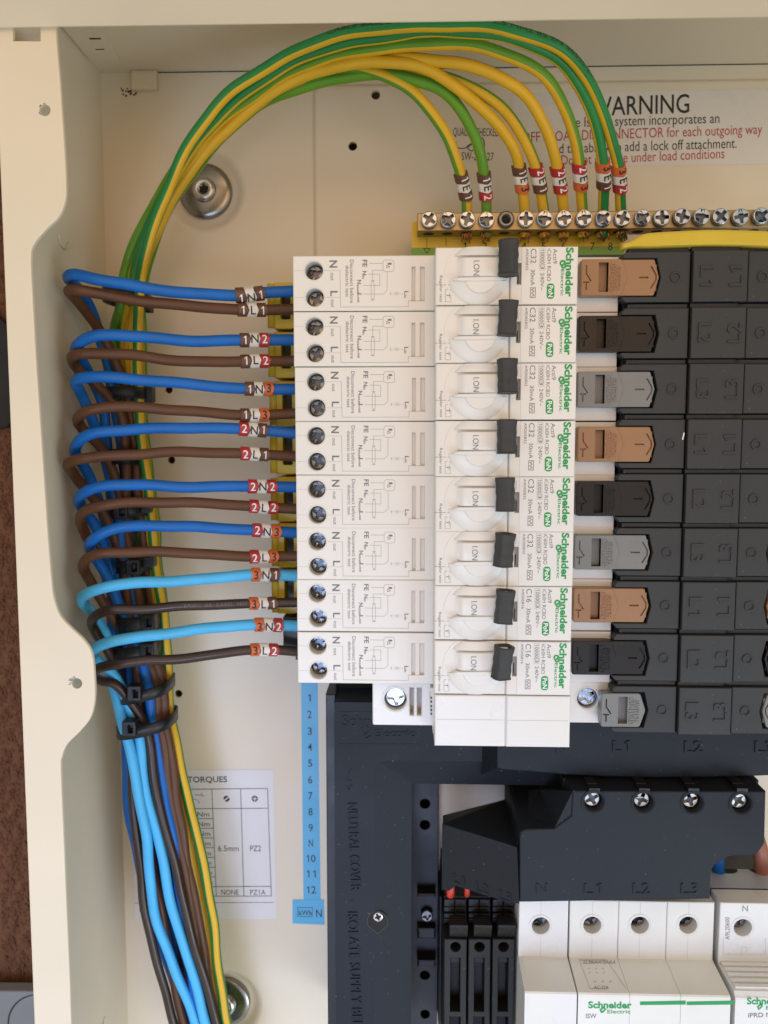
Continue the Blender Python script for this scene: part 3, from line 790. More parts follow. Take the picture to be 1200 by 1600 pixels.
PRINT = {'C32': mesh('nose_print', nose_print('C32', 'A9D05832'), ['print_grey', 'print_green', 'print_white', 'print_pale']),
         'C16': mesh('nose_print', nose_print('C16', 'A9D05816'), ['print_grey', 'print_green', 'print_white', 'print_pale'])}
SHEATH = mesh('toggle_sheath', sheath_mesh(), 'rubber')
# the row 8 clip is black and stepped
b = B(); b.box(-10.0, 0, -14.6, -2.0, 14, 45, 0, .5); b.box(-8.6, 0, -16.6, -14.7, 14, 43, 0, .4); b.box(-5.6, 0, -19.2, -16.7, 14, 43, 0, .4); b.box(-3.4, 0, -21.6, -19.3, 14, 43, 0, .4)
BLACKCLIP = mesh('rail_clip', b, 'black_plastic')
ORD = ['first', 'second', 'third', 'fourth', 'fifth', 'sixth', 'seventh', 'eighth', 'ninth']
PH = ['brown', 'black', 'grey']
# positions measured row by row on the photo (left edge pixel), so rows sit a little uneven
LE = [(457, 400), (458, 488), (460.6, 575), (461.7, 659.3), (463, 743), (464, 823), (464, 904), (465, 986.7)]
rows = []
for i in range(8):
    p = P(*LE[i], ZT); y = .5*p.y+.5*(RY-PITCH*i); x = .6*p.x+.4*(RX)
    rows.append((x, y))
    rating = 'C16' if i >= 6 else 'C32'
    lab = ('topmost white breaker module, rated C32, at the wires marked 1 1' if i == 0 else 'lowest white breaker module, rated C16, with a black clip' if i == 7 else
           '%s white breaker module from the top, rated %s, beside a %s slider' % (ORD[i], rating, PH[i % 3]))
    r = thing('breaker_module', lab, 'breaker', (x, y, 0), 'white breaker modules stacked in a column')
    r.rotation_euler = (0, 0, D2R(random.uniform(-.12, .12)+(-.15 if i == 1 else 0)))
    for k, me in PM.items():
        if k == 'rail_clip' and i == 7: me = BLACKCLIP
        o = obj(k.split('#')[0], me, r)
    obj('nose_print', PRINT[rating], r)
    q = lo7(612, 158); sh = obj('toggle_sheath', SHEATH, r, (q[0]+random.uniform(-.35, .25)-.2*(i > 0), q[1]+random.uniform(-.3, .3)-.7-(.16*i), ZH+4.6))
    sh.rotation_euler = (D2R(-5+1.2*i+random.uniform(-3, 3)), D2R(random.uniform(-40, 40)), D2R(random.uniform(-2.5, 2.5)-1.5))

# ---- blank module in row nine
bx, by = RX+.3, RY-PITCH*8
bm = thing('blank_module', 'plain white blanking module with two screws below the breakers', 'blank', (bx, by, 0))
b = B(); xi = lo7(640, 0)[0]
yb_ = P(800, 1167, ZH).y
b.plate(rect(bx+XH0, yb_, bx+xi-.2, by-.05), [], ZB, ZH+.0, .5); b.plate(rect(bx+xi+.2, yb_, bx+XH1, by-.05), [], ZB, ZH+.2, .5); b.box(bx+xi-.3, bx+xi+.3, yb_+.1, by-.2, ZB, ZH-.7)
part('nose', b, 'white_smooth', bm)
b = B(); b.line([(bx+XH0+.6, P(790, 1125, ZH).y), (bx+xi-.6, P(790, 1125, ZH).y)], .12, ZH+.03); b.line([(bx+xi+.6, P(790, 1125, ZH).y), (bx+XH1-.6, P(790, 1125, ZH).y)], .12, ZH+.23); part('parting_line', b, 'seam', bm)
zs = 71.0
c = P(618, 1093, zs); a = P(582, 1060, zs); e = P(684, 1134, zs)
b = B(); b.plate(fillet(rect(a.x, e.y, e.x+4, a.y), .8, 3), [circ(c.x, c.y, 3.9, 28)]+[rect(P(x_, 0, zs).x, P(650, 1118, zs).y, P(x2, 0, zs).x, P(650, 1075, zs).y) for x_, x2 in ((643.5, 650), (656, 663))], zs-6, zs, .4)
b.box(a.x+.3, e.x+3, e.y+.3, a.y-.3, ZB, zs-5.9)
part('incoming_shoulder', b, 'white_smooth', bm)
b = B(); b.lathe(c.x, c.y, [(4.9, zs), (4.8, zs+.2), (4.5, zs+.2), (4.0, zs-.1)], 28, 0, False, False); part('screw_rim', b, 'white_smooth', bm)
b = B(); screw(b, c.x, c.y+.3, zs-2.6, 3.55, .15, 0, .6, .8, .3); part('screw_head', b, 'zinc', bm)
c = P(918, 1091, zs); a = P(885, 1060, zs); e = P(962, 1130, zs)
b = B(); b.plate(fillet(rect(a.x, e.y, P(956, 1130, zs).x, a.y), .6, 3), [circ(c.x, c.y, 3.6, 28)], zs-6, zs, .4); b.box(a.x+.3, e.x-.6, e.y+.3, a.y-.3, ZB, zs-5.9)
part('outgoing_shoulder', b, 'white_smooth', bm)
b = B(); b.lathe(c.x, c.y, [(4.4, zs), (4.3, zs+.2), (4.0, zs+.2), (3.6, zs-.1)], 28, 0, False, False); part('screw_rim', b, 'white_smooth', bm)
b = B(); screw(b, c.x, c.y+.2, zs-2.0, 3.3, .5, 0, .6, .8, .3); part('screw_head', b, 'zinc', bm)
b = B(); pts = [P(672, 1072, 74), P(673, 1083, 75), P(671, 1094, 75), P(672, 1110, 75), P(675, 1126, 74), P(676, 1140, 72)]
b.plate([(p.x, p.y) for p in pts]+[(p.x+2.2, p.y) for p in pts[::-1]], [], 66, 76, .2); part('paper_tag', b, 'label_white', bm)
b = B()
for y_ in (1090, 1096, 1103, 1109, 1115): p = P(673, y_, 76.05); b.box(p.x-.1, p.x+.45, p.y-.45, p.y+.3, 76, 76.08)
part('tag_mark', b, 'print_black', bm)

# ================================================================== busbar chassis with phase blocks
ZK = 77.6
ch = thing('busbar_chassis', 'dark grey moulded busbar housing with raised phase blocks at the right', 'busbar housing', (92, 0, 14))
YR = [RY-PITCH*i for i in range(9)]
xa0, xa1, xb0, xb1, xc0 = P(966.5, 700, ZK).x, P(1069.5, 700, ZK).x, P(1074, 700, ZK+1).x, P(1158, 700, ZK+1).x, P(1159, 700, ZK).x
XM = (xb0+xb1)/2                                            # mirror line: the other side of the board repeats
SH = 11.5                                                   # slider height (y)
b = B(); b.box(xa0+1.2, 2*XM-xa0-1.2, YR[8]-PITCH+2.8, YR[0]+.2, ZB, ZK-4.2); part('core', b, 'cover_plastic', ch)
tipx = P(1021.5, 700, ZK).x; flx = P(1014, 700, ZK).x
def blockA(notch):
    y0, y1 = -15.6, .4; m = .35
    tx, fx = tipx+.7, flx+.9
    o = [(xa0, y0+1.6), (xa0+1.3, y0), (xa1, y0), (xa1, y1), (xa0+1.3, y1), (xa0, y1-1.6)]
    yc = -7.75; hs = SH/2+m
    o2 = [(xa0, y0+1.0), (xa0+1.0, y0), (xa1, y0), (xa1, y1), (xa0+1.0, y1), (xa0, y1-1.0), (xa0, yc+hs), (fx, yc+hs), (tx, yc), (fx, yc-hs), (xa0, yc-hs)]
    return o2, yc
oA, YC = blockA(True)
bA = B(); bA.plate(oA, [], ZK-6, ZK, .3); MA = mesh('switch_block', bA, 'dark_plastic')
bB = B(); bB.box(xb0, xb1, -15.75, .45, ZK-6, ZK+1.2, 0, .35); MB_ = mesh('phase_block', bB, 'dark_plastic')
bC = B(); bC.plate([(2*XM-x, y) for x, y in oA], [], ZK-6, ZK, .3); MC = mesh('switch_block', bC, 'dark_plastic')
MFS = []
for q_ in ((xa0+2.2, xa1, .55, 2.0, ZK-6, ZK-1.5), (xb0+.05, xb1-2.2, .6, 2.05, ZK-6, ZK-.6), (xb1-2.0, 2*XM-xa0-2.2, .55, 2.0, ZK-6, ZK-1.7)):
    bF = B(); bF.box(*q_, 0, .2); MFS.append(mesh('spacer_rib', bF, 'dark_plastic'))
def ringtext(cx, cy, z):
    b = B(); b.plate(circ(cx, cy, 1.75, 22), [circ(cx, cy, 1.2, 18)], z-.1, z+.42, .08); return b
MO = mesh('zero_mark', ringtext(P(1047.5, 700, ZK).x, YC, ZK), 'dark_plastic'); MO2 = mesh('zero_mark', ringtext(2*XM-P(1047.5, 700, ZK).x, YC, ZK), 'dark_plastic')
ML = {}
for k in range(3):
    b = B(); s_ = 'L%d' % (k+1); z = ZK+1.15
    text(b, s_, (P(1085, 700, z).x, -4.6), 6.2, 4.2, z, DOWN, h=.5)
    text(b, s_, (P(1150, 700, z).x, -10.9), 6.2, 4.2, z, math.pi/2, h=.5)
    ML[k] = mesh('phase_mark', b, 'dark_plastic')
for i in range(9):
    off = (0, YR[i], 0)
    for nm, me in (('switch_block', MA), ('phase_block', MB_), ('switch_block', MC))+tuple(('spacer_rib', m_) for m_ in MFS):
        o = obj(nm, me, ch, (off[0]-92, off[1], -14))
        if nm == 'phase_block': obj('phase_mark', ML[i % 3], o)
        if nm == 'switch_block': obj('zero_mark', MO if me is MA else MO2, o)
b = B()
p = P(1067, 681, ZK); b.plate([(p.x-.3, p.y-1.2), (p.x+.1, p.y-1.3), (p.x+.5, p.y+.9), (p.x+.2, p.y+1.2)], [], ZK, ZK+.15); part('plaster_fleck', b, 'print_white', ch)
# ---- off-load sliders
def stroke(pts, w):
    t = B(); t.line(pts, w, 0); n = len(t.v)//2
    return [(t.v[2*i][0], t.v[2*i][1]) for i in range(n)]+[(t.v[2*i+1][0], t.v[2*i+1][1]) for i in range(n-1, -1, -1)]
def slider_meshes(col):
    x0 = P(901, 700, ZK).x; z0 = ZSH+.3; zt = ZK+.6; hs = SH/2; tip = tipx; fx = flx
    ax = P(1009, 700, ZK).x; xs = P(909, 700, ZK).x; sx = P(963, 700, ZK).x; st = sx+1.9; out = {}
    b = B(); b.plate(fillet([(x0+.3, -hs), (fx, -hs), (tip, 0), (fx, hs), (x0+.3, hs)], .5, 3), [rect(P(928, 700, ZK).x, -hs+1.1, P(943, 700, ZK).x, hs-1.0), stroke([(ax, 3.5), (ax+1.6, .8), (ax+1.6, -.8), (ax, -3.5)], .5), rect(ax-3.8, -.25, ax-.8, .25)], z0+1, zt-.7, .3, hbev=.06); b.box(P(948, 700, ZK).x, ax+2, -4.2, 4.2, z0+1, zt-1.5)
    out['base'] = mesh('base', b, col)
    wx0, wx1 = P(928, 700, ZK).x, P(943, 700, ZK).x
    b = B(); b.plate(fillet([(x0, -hs-.05), (sx, -hs-.05), (st, 0), (sx, hs+.05), (x0, hs+.05)], .8, 3), [rect(wx0, -hs+1.1, wx1, hs-1.0), stroke([(xs, hs-1.9), (xs, hs-4.6), (xs+1.6, hs-7.0)], .42), [(xs-.21, -hs+1.7), (xs+.21, -hs+1.7), (xs+.21, -hs+4.0), (xs+1.0, -hs+4.0), (xs+1.0, -hs+4.42), (xs-1.0, -hs+4.42), (xs-1.0, -hs+4.0), (xs-.21, -hs+4.0)]], z0+.4, zt, .3, hbev=.05)
    out['grip'] = mesh('grip', b, col)
    b = B(); b.flat(rect(wx0-.2, -hs+1.0, wx1+.2, hs-.9), zt-2.6); out['grip_window'] = mesh('grip_window', b, col)
    b = B(); z = zt-.02
    text(b, 'OFF-LOAD', (P(945.5, 700, ZK).x, hs-1.3), 9.2, 1.65, z, DOWN, 0, .02, .3); text(b, 'SWITCH', (P(953.5, 700, ZK).x, hs-2.3), 7.4, 1.65, z, DOWN, 0, .02, .3)
    out['grip_marks'] = mesh('grip_marks', b, col)
    return out
SL = {c: slider_meshes('slider_'+c) for c in PH}
def make_slider(i, x, y, col, label, grp, flip=False, short=False):
    r = thing('off_load_slider', label, 'switch slider', (x, y, 0), grp)
    if flip: r.rotation_euler = (0, 0, math.pi)
    for k, me in SL[col].items():
        if short and k in ('base', 'base_marks'): continue
        obj(k, me, r)
    return r
for i in range(9):
    col = PH[i % 3]; nth = ('upper', 'middle', 'lower')[i//3]
    y = YR[i]+YC
    if i < 8: make_slider(i, random.uniform(-.25, .25), y, col, '%s off-load switch slider beside the %s breaker from the top' % (col, ORD[i]), 'off-load sliders next to the breakers')
    else: make_slider(i, P(1013, 700, ZK).x-P(963, 700, ZK).x-.5, y, col, 'grey off-load slider pulled out beside the blanking module', 'off-load sliders next to the breakers', short=True)
    if i >= 3: make_slider(i, 2*XM+.3, y, col, 'tip of the %s slider cut off at the right edge, in the %s row' % (col, ORD[i]), 'off-load sliders at the right edge', True)

# ================================================================== lower covers
ZC = 48.0
cv = thing('neutral_cover', 'dark blue-grey moulded neutral cover with embossed lettering', 'cover', tuple(P(590, 1300, 10)))
def Pz(pts, z): return [P2(x, y, z) for x, y in pts]
# flat upper face with a window: the inner border of the window is a chamfer that sinks
xl = P(522, 1100, ZC).x; ytop = P(610, 1098, ZC).y; yend = P(610, 1690, ZC).y
xr_ = P(833, 1200, ZC).x
w0 = P(585, 1300, ZC).x; wz = 45.5; win_l = P(643, 1300, wz).x; win_t = P(610, 1224, wz).y; fold_t = P(610, 1188, ZC).y; xfar = P(880, 1200, ZC).x
shole = P(590, 1437, ZC-1)
b = B()
b.plate([(xl, ytop), (xfar, ytop), (xfar, fold_t), (w0+5, fold_t), (w0+1.5, fold_t-.7), (w0, fold_t-3.5), (w0, yend), (xl, yend)], [], 20, ZC, .0)
# sloping inner border
fa = [(w0, yend), (w0, fold_t-3.5), (w0+1.5, fold_t-.7), (w0+5, fold_t), (xfar, fold_t)]
fb = [(win_l, yend), (win_l, win_t-1), (win_l+.4, win_t-.3), (win_l+1, win_t), (xfar, win_t)]
vs = [(x, y, ZC) for x, y in fa]+[(x, y, wz) for x, y in fb]+[(x, y, 12) for x, y in fb]
b.add(vs, [(i, i+5, i+6, i+1) for i in range(4)]+[(i+5, i+10, i+11, i+6) for i in range(4)])
part('frame', b, 'cover_plastic', cv)
b = B(); xo = P(509, 1100, ZC-7).x; b.box(xo, xl-.05, yend, P(610, 1086, ZC-7).y, 6, ZC-7, 0, .4); part('edge_strip', b, 'black_plastic', cv)
b = B(); text_px(b, 'NEUTRAL COVER', (543, 1255), (549, 1392), 14.5, ZC-.02, h=.5); text_px(b, 'ISOLATE SUPPLY BEFORE', (543, 1425), (553, 1640), 14.5, ZC-.02, h=.5)
p = P(550, 1408, ZC); b.plate(circ(p.x, p.y, .5, 8), [], ZC-.02, ZC+.25)
bolt = [(549, 1201), (541, 1219), (549, 1220), (545, 1233)]; b.line(Pz(bolt, ZC), .5, ZC-.02, h=.28); b.line(Pz([(541, 1228), (545, 1234), (550, 1227)], ZC), .45, ZC-.02, h=.28)
text_px(b, 'Schneider', (534, 1135), (632, 1135), 17, ZC-.02, bold=.03, h=.35); text_px(b, 'Electric', (585, 1151), (648, 1151), 11.5, ZC-.02, bold=.02, h=.35)
lg = [(569, 1147), (565, 1140), (572, 1136), (579, 1140), (575, 1146), (569, 1150), (572, 1155), (580, 1150)]
b.line([tuple(q) for q in smooth2(Pz(lg, ZC), 3)], .8, ZC-.02, h=.3, rise=.005)
for fr_ in (((530, 1112), (583, 1112)), ((531, 1162), (655, 1163)), ((655, 1163), (658, 1150))): b.line(Pz(fr_, ZC), .25, ZC-.02, h=.15)
part('embossed_lettering', b, 'cover_plastic', cv)
b = B(); r_ = 4.2; tear = [(shole.x+r_*math.cos(D2R(a)), shole.y+r_*math.sin(D2R(a))) for a in range(-30, 211, 15)]+[(shole.x, shole.y-r_*1.25)]
b.plate(tear, [inset(ccw(tear), .35)], ZC-2, ZC+.12, .05); part('screw_well_rim', b, 'dark_plastic', cv)
b = B(); b.flat(inset(ccw(tear), .3), ZC+.02); part('screw_well', b, 'black_and_hole_shade', cv)  # flat black patch, the shade of the well painted in
b = B(); screw(b, shole.x+.2, shole.y+1.9, ZC+.2, 1.9, .3, 0, .3); part('screw_head', b, 'steel', cv)
b = B(); a = P(524, 1075, 30); e = P(700, 1110, 30); b.box(a.x, e.x, e.y-3, a.y+6, 10, 30, 0, .5); part('upper_block', b, 'black_plastic', cv)
# rail behind the window
rl = thing('terminal_rail', 'black punched rail in the window of the neutral cover', 'rail', tuple(P(668, 1400, 0)))
zr = 9.0; a = P(645, 1200, zr); e = P(686, 1690, zr)
b = B(); b.plate(rect(a.x-8, e.y, P(684.5, 1400, zr).x, a.y), [circ(*P2(664, y_, zr), 2.1, 16) for y_ in (1256, 1289, 1524, 1585)], 1.5, zr, .3); part('rail', b, 'black_plastic', rl)
b = B(); b.box(a.x-8, P(684, 1400, zr).x-.2, e.y, a.y, 1.4, 2.0); part('rail_back', b, 'black_and_hole_shade', rl)
for y0_, y1_, zz in ((1396, 1402, 15), (1450, 1468, 13), (1500, 1512, 15)):
    b = B(); q0 = P(652, y0_, zz); q1 = P(681, y1_, zz); b.box(q0.x, q1.x, q1.y, q0.y, zr-.5, zz, 0, .8); part('clip', b, 'black_plastic', rl)
b = B(); q = P(667, 1432, 12); screw(b, q.x, q.y, 11.5, 2.6, .2, 0, .5); part('screw_head', b, 'dark_steel', rl)
b = B(); q = P(690, 1400, 20); b.box(P(686.5, 1400, 20).x, P(692, 1400, 20).x, yend, P(610, 1395, 20).y, 2, 22, 0, .4); part('side_rib', b, 'black_plastic', rl)

# ---- curved phase cover strip under the blocks
ZS = 60.0
pc = thing('phase_cover', 'dark curved cover strip embossed N L1 L2 L3 under the phase blocks', 'cover', tuple(P(1000, 1180, 10)))
top_ = Pz([(776, 1130), (1000, 1110), (1300, 1110)], ZS)
bot = [(776, 1200), (786, 1203), (830, 1206), (885, 1211), (950, 1214), (1020, 1215.5), (1100, 1215), (1180, 1213), (1300, 1207)]
bt = Pz(bot, ZS)
b = B(); b.plate(bt+[top_[2], top_[0]], [], 22, ZS, .5, 0)
ln = [P2(770, 1130, ZC), P2(752, 1206, ZC+0.02)]
a3 = [(bt[0][0], bt[0][1], ZS), (top_[0][0], top_[0][1], ZS)]; c3 = [(ln[1][0], ln[1][1]-1.2, ZC-.5), (ln[0][0]-4, ln[0][1], ZC-.5)]
b.add(a3+c3, [(0, 1, 3, 2)]); b.add([a3[0], c3[0], (bt[0][0], bt[0][1], 22)], [(0, 1, 2)])
part('cover_body', b, 'cover_plastic', pc)
b = B()
for s_, x_, y_, w_ in (('N', 869, 1176, 16), ('L1', 957, 1174, 27), ('L2', 1069, 1175, 29), ('L3', 1179, 1175, 29)): text_px(b, s_, (x_, y_), (x_+w_, y_), 17.5, ZS-.02, bold=.012, h=.5)
part('embossed_lettering', b, 'cover_plastic', pc)

# ================================================================== incomer shroud
ZI = 69.0
sh = thing('incomer_shroud', 'dark grey terminal shroud with four recessed screws and embossed phase marks', 'shroud', tuple(P(1000, 1330, 20)))
main = Pz([(895, 1236), (1197, 1237), (1195, 1318), (1184, 1334), (1172, 1337.5), (1141, 1338), (1116, 1353), (1111, 1362), (1110, 1405), (812, 1410), (812, 1306), (815, 1299), (822, 1296), (866, 1295), (893, 1275)], ZI)
scr = [(928, 1253), (1006, 1254), (1083, 1255), (1159, 1256)]
b = B(); b.plate(main, [circ(*P2(x_, y_, ZI), 3.35, 28) for x_, y_ in scr], ZI-7, ZI, .55, 0, hbev=.35)
lowm = [(x, y, 26) for x, y in main]; b.hull([(x, y, 24) for x, y in ccw(main)], [(x, y, ZI-6.9) for x, y in ccw(main)], 0, False, False)
part('front', b, 'shroud_plastic', sh)
for x_, y_ in scr:
    b = B(); p = P(x_, y_, ZI); b.lathe(p.x, p.y, [(4.6, ZI-.05), (4.5, ZI+.28), (4.0, ZI+.28), (3.5, ZI-.1)], 28, 0, False, False)
    b.lathe(p.x, p.y, [(3.3, ZI-.4), (3.2, ZI-7), (.01, ZI-7)], 24); part('screw_well', b, 'shroud_plastic', sh)
for k, (x_, y_) in enumerate(scr):
    p = P(x_, y_, ZI); b = B(); screw(b, p.x-.2, p.y+.1, ZI-3.0, 2.95, .5+k*.7, 0, .6, .8, .34, floor=1); part('screw_head', b, ['steel', 'recess_shade_steel'], sh)
for k, (x_, y_) in enumerate(scr):
    b = B(); p = P(x_+1, 1236, ZI); b.box(p.x-1.9, p.x+1.9, p.y-.9, p.y+1.0, ZI-5, ZI+.06, 0, .1); b.box(p.x-1.9, p.x+1.6, p.y+.9, p.y+1.4, ZI-9, ZI-3.5, 0, .1)
    part('snap_tab', b, 'black_plastic', sh)
# top plate that runs back under the phase cover
b = B(); q = [P(897, 1234, ZI-1), P(1195, 1235, ZI-1), P(1184, 1216, ZI-9), P(880, 1215, ZI-9)]
# left wing: front face leans back to the left
wa, wb = P(692, 1287, 53), P(808, 1325, ZI-.5)
ux = Vector((wb.x-wa.x, 0, wb.z-wa.z)).normalized(); uy = Vector((0, 1, 0)); nrm = ux.cross(uy)
if nrm.z < 0: nrm = -nrm
def wing_at(px, py):
    v = Vector((px-600, 800-py, -FPX)); dw = Vector((v.dot(AX), v.dot(AY), v.dot(AZ))); o = Vector((0, 0, CAMH))
    return o+dw*((wa-o).dot(nrm)/dw.dot(nrm))
f = [wing_at(*q) for q in ((692, 1287), (808, 1325), (811.5, 1412), (792, 1409), (762, 1400), (712, 1384), (702, 1392), (691, 1390))]
bk = [P(692, 1274, 28), P(792, 1248, 28), P(830, 1300, 28)]
b = B()
b.add(f, [tuple(range(8))[::-1]])
tp = [f[0], f[1], P(812, 1306, ZI-.6), P(866, 1295, ZI-.6), P(893, 1275, ZI-.6), P(895, 1236, ZI-.6), P(842, 1233, 44), P(797, 1238, 24), P(790, 1249, 24), P(692, 1274, 30)]
b.add(tp, [(0, 1, 8, 9), (1, 2, 7, 8), (2, 3, 6, 7), (3, 4, 5, 6)])
b.add([f[0], P(692, 1274, 30), P(691, 1378, 30), f[7]], [(0, 1, 2, 3)])
for k in range(2, 7): b.add([f[k], f[k+1], f[k+1]+Vector((0, 0, -8)), f[k]+Vector((0, 0, -8))], [(0, 1, 2, 3)])
part('wing', b, 'shroud_plastic', sh)
b = B(); tube(b, [f[0].lerp(f[1], t) for t in (0, .5, 1)], .28, 8); tube(b, [f[7], f[0]], .25, 8); part('wing_edge', b, 'shroud_plastic', sh)
b = B(); b.box(P(880, 1220, 56).x, P(1186, 1220, 56).x, P(1030, 1250, 56).y, P(1030, 1218, 56).y, 30, 56, 0, .5); part('top_plate', b, 'black_plastic', sh)
b = B()
for s_, x_, w_ in (('N', 838, 17), ('L1', 913, 27), ('L2', 989, 27), ('L3', 1064, 27)): text_px(b, s_, (x_, 1396), (x_+w_, 1396), 17, ZI-.02, h=.4, bold=.0)
part('embossed_lettering', b, 'shroud_plastic', sh)
b = B()
for s_, x_, y_ in (('L1', 707, 1378), ('L2', 742, 1391), ('L3', 778, 1404)):
    o = wing_at(x_, y_); v, ff = glyphs(s_, .012, .5); sc_ = 4.0/CAPH
    b.add([o+ux*(p[0]*sc_)+uy*(p[1]*sc_*.9)+nrm*(p[2]+.45)*.3 for p in v], ff)
part('wing_lettering', b, 'shroud_plastic', sh)

# ================================================================== fuse terminals
for k, (xa, xe) in enumerate(((694, 729), (732, 766.5), (769.5, 804))):
    zf = 56.0; x0_, x1_ = P(xa, 1500, zf).x, P(xe, 1500, zf).x; yt = P((xa+xe)/2, 1468, zf).y; ye = P((xa+xe)/2, 1690, zf).y; xm = (x0_+x1_)/2
    t = thing('fuse_terminal', ('leftmost black fuse terminal under the shroud', 'middle one of the three black fuse terminals', 'black fuse terminal next to the white neutral breaker')[k], 'terminal', (xm, yt, 0), 'black fuse terminals')
    b = B(); slot = rect(xm-1.9, P((xa+xe)/2, 1581, zf).y, xm+1.9, P((xa+xe)/2, 1497, zf).y)
    b.plate(rect(x0_, ye, x1_, yt), [circ(xm, P((xa+xe)/2, 1480, zf).y, 1.95, 20), slot, rect(xm-2.1, ye+1, xm+2.1, P((xa+xe)/2, 1589, zf).y)], zf-9, zf, .4, 0, hbev=.3)
    b.box(x0_+.2, x1_-.2, ye, yt-.2, 8, zf-8.9)
    part('body', b, 'fuse_plastic', t)
    b = B(); b.box(xm-1.8, xm+1.8, P((xa+xe)/2, 1511, zf).y, P((xa+xe)/2, 1498, zf).y, zf-8, zf-2.5, 0, .2); part('slot_step', b, 'fuse_plastic', t)
    b = B(); a_ = P(xa+9, 1448, zf+1).x; c_ = P(xe+2, 1448, zf+1).x; y0_ = P((xa+xe)/2, 1467, zf).y; y1_ = P((xa+xe)/2, 1448, zf+1).y
    b.prism_x([(y0_+.1, zf-5), (y0_+.1, zf-1.2), (y1_, zf+1.4), (y1_+.7, zf+1.2), (y1_+.5, zf-5)], a_, c_); part('lever', b, 'fuse_plastic', t)
    zu = zf-9
    for j, (ya_, yb_) in enumerate(((1406, 1417), (1419, 1426), (1428, 1435), (1437, 1444))):
        for h_ in (0, 1):
            b = B(); xx0 = P(xa+(xe-xa)*.5*h_, 1420, zu).x; xx1 = P(xa+(xe-xa)*(.5*h_+.47), 1420, zu).x
            b.box(xx0, xx1, P((xa+xe)/2, yb_, zu).y, P((xa+xe)/2, ya_, zu).y, 10, zu-(j % 2)*.5, 0, .3); part('marker_rib', b, 'black_plastic', t)
    b = B(); b.box(P(xa, 1420, zu).x, P(xe, 1420, zu).x, yt+.2, P((xa+xe)/2, 1404, zu).y, 8, zu-1.5); part('neck', b, 'black_plastic', t)
for k, (x_, w_) in enumerate(((704, 1.6), (730, 1.1))):
    b = B(); p = P(x_, 1397, 46); tube(b, catmull([p+Vector((0, -2.2, -5)), p+Vector((0, -.3, -.4)), p+Vector((0, 3, 0)), p+Vector((1, 9, -4)), p+Vector((2, 20, -16))], 1), w_, 14)
    o = solo('control_wire', b, 'red_plastic', ('red wire entering the leftmost fuse terminal', 'thin red wire entering the middle fuse terminal')[k], 'wire', 'red control wires', tuple(p))

# ================================================================== main switch, neutral pole, surge arrester
ZL, ZN = 59.0, 76.0
ys0, ys1, yst = P(985, 1414, ZL).y, P(985, 1497, ZL).y, P(985, 1556, ZN).y
yst = min(yst, ys1-.3)
YE = P(985, 1700, ZN).y
def pole(t, xa, xe, mat_, hx, hy, screwmat='steel'):
    b = B(); b.plate(rect(xa, ys1-1, xe, ys0+1.5), [circ(hx, hy, 3.3, 28)], ZL-9, ZL, .4, 0, hbev=.3); b.box(xa+.1, xe-.1, ys1-1, ys0+1.4, 12, ZL-8.9)
    bp = part('terminal_face', b, mat_, t)
    b = B(); b.lathe(hx, hy, [(4.5, ZL-.02), (4.4, ZL+.18), (4.1, ZL+.18), (3.5, ZL-.1)], 28, 0, False, False); part('terminal_rim', b, mat_, t)
    b = B(); screw(b, hx, hy, ZL-5.0, 3.0, random.uniform(0, 1.5), 0, .5, .8, .34, floor=1); part('terminal_screw', b, ['dark_steel', 'recess_shade_steel'], t)
    b = B(); b.line([(hx, ys0+1), (hx, hy+3.6)], .1, ZL+.03); b.line([(hx, hy-3.6), (hx, ys1)], .1, ZL+.03); part('parting_line', b, 'seam', t)
    b = B(); b.prism_x([(ys1-.02, 12), (ys1-.02, ZL-.5), (ys1-.3, ZL+.1), (yst+.5, ZN-.6), (yst, ZN-.15), (yst-.7, ZN), (YE, ZN), (YE, 12)], xa, xe); part('nose', b, mat_, t)
xs = [P(x_, 1455, ZL).x for x_ in (810.5, 887.5, 889.5, 966, 1041.5, 1115.5)]
t = thing('neutral_breaker', 'narrow white neutral pole with a cream band, right of the fuse terminals', 'breaker', ((xs[0]+xs[1])/2, ys1, 12))
h = P(845, 1447, ZL); pole(t, xs[0], xs[1], 'white_smooth', h.x, h.y)
b = B(); b.prism_x([(ys1-.1, ZL+.2), (yst+.55, ZN-.5), (yst+.02, ZN-.08), (yst-.7, ZN+.06), (YE, ZN+.06), (YE, ZN-1), (ys1-.5, ZL-1)], xs[0]+1.2, (xs[0]+xs[1])/2+.6); part('cream_band', b, 'ivory_plastic', t)
t = thing('main_switch', 'white three pole main switch with green stripes below the shroud', 'switch', ((xs[2]+xs[5])/2, ys1, 12))
for k, px in enumerate((925.5, 1000, 1075.5)):
    h = P(px, 1446, ZL); pole(t, xs[2+k]+.06, xs[3+k]-.06, 'ivory_plastic' if k < 3 else 'white_smooth', h.x, h.y)
b = B(); z = ZN+.06
text_px(b, 'Schneider', (919, 1575), (987, 1575.5), 10.5, z, mi=0, bold=.035); text_px(b, 'Electric', (949, 1583.5), (985, 1583.5), 6.0, z, mi=0, bold=.01)
lg = [(941, 1583), (938, 1578), (943, 1574), (946, 1577), (942, 1581), (938, 1580)]; b.line([P2(x_, y_, z) for x_, y_ in lg], .55, z, rise=.01)
for x0_, x1_ in ((1000, 1071.5), (1073, 1147)): b.flat([P2(x0_, 1570.5, z), P2(x1_, 1570.5-.8, z), P2(x1_, 1564.2-.8, z), P2(x0_, 1565, z)], z)
text_px(b, 'ISW', (915.5, 1591), (932, 1591), 7.5, z, mi=1, bold=.01)
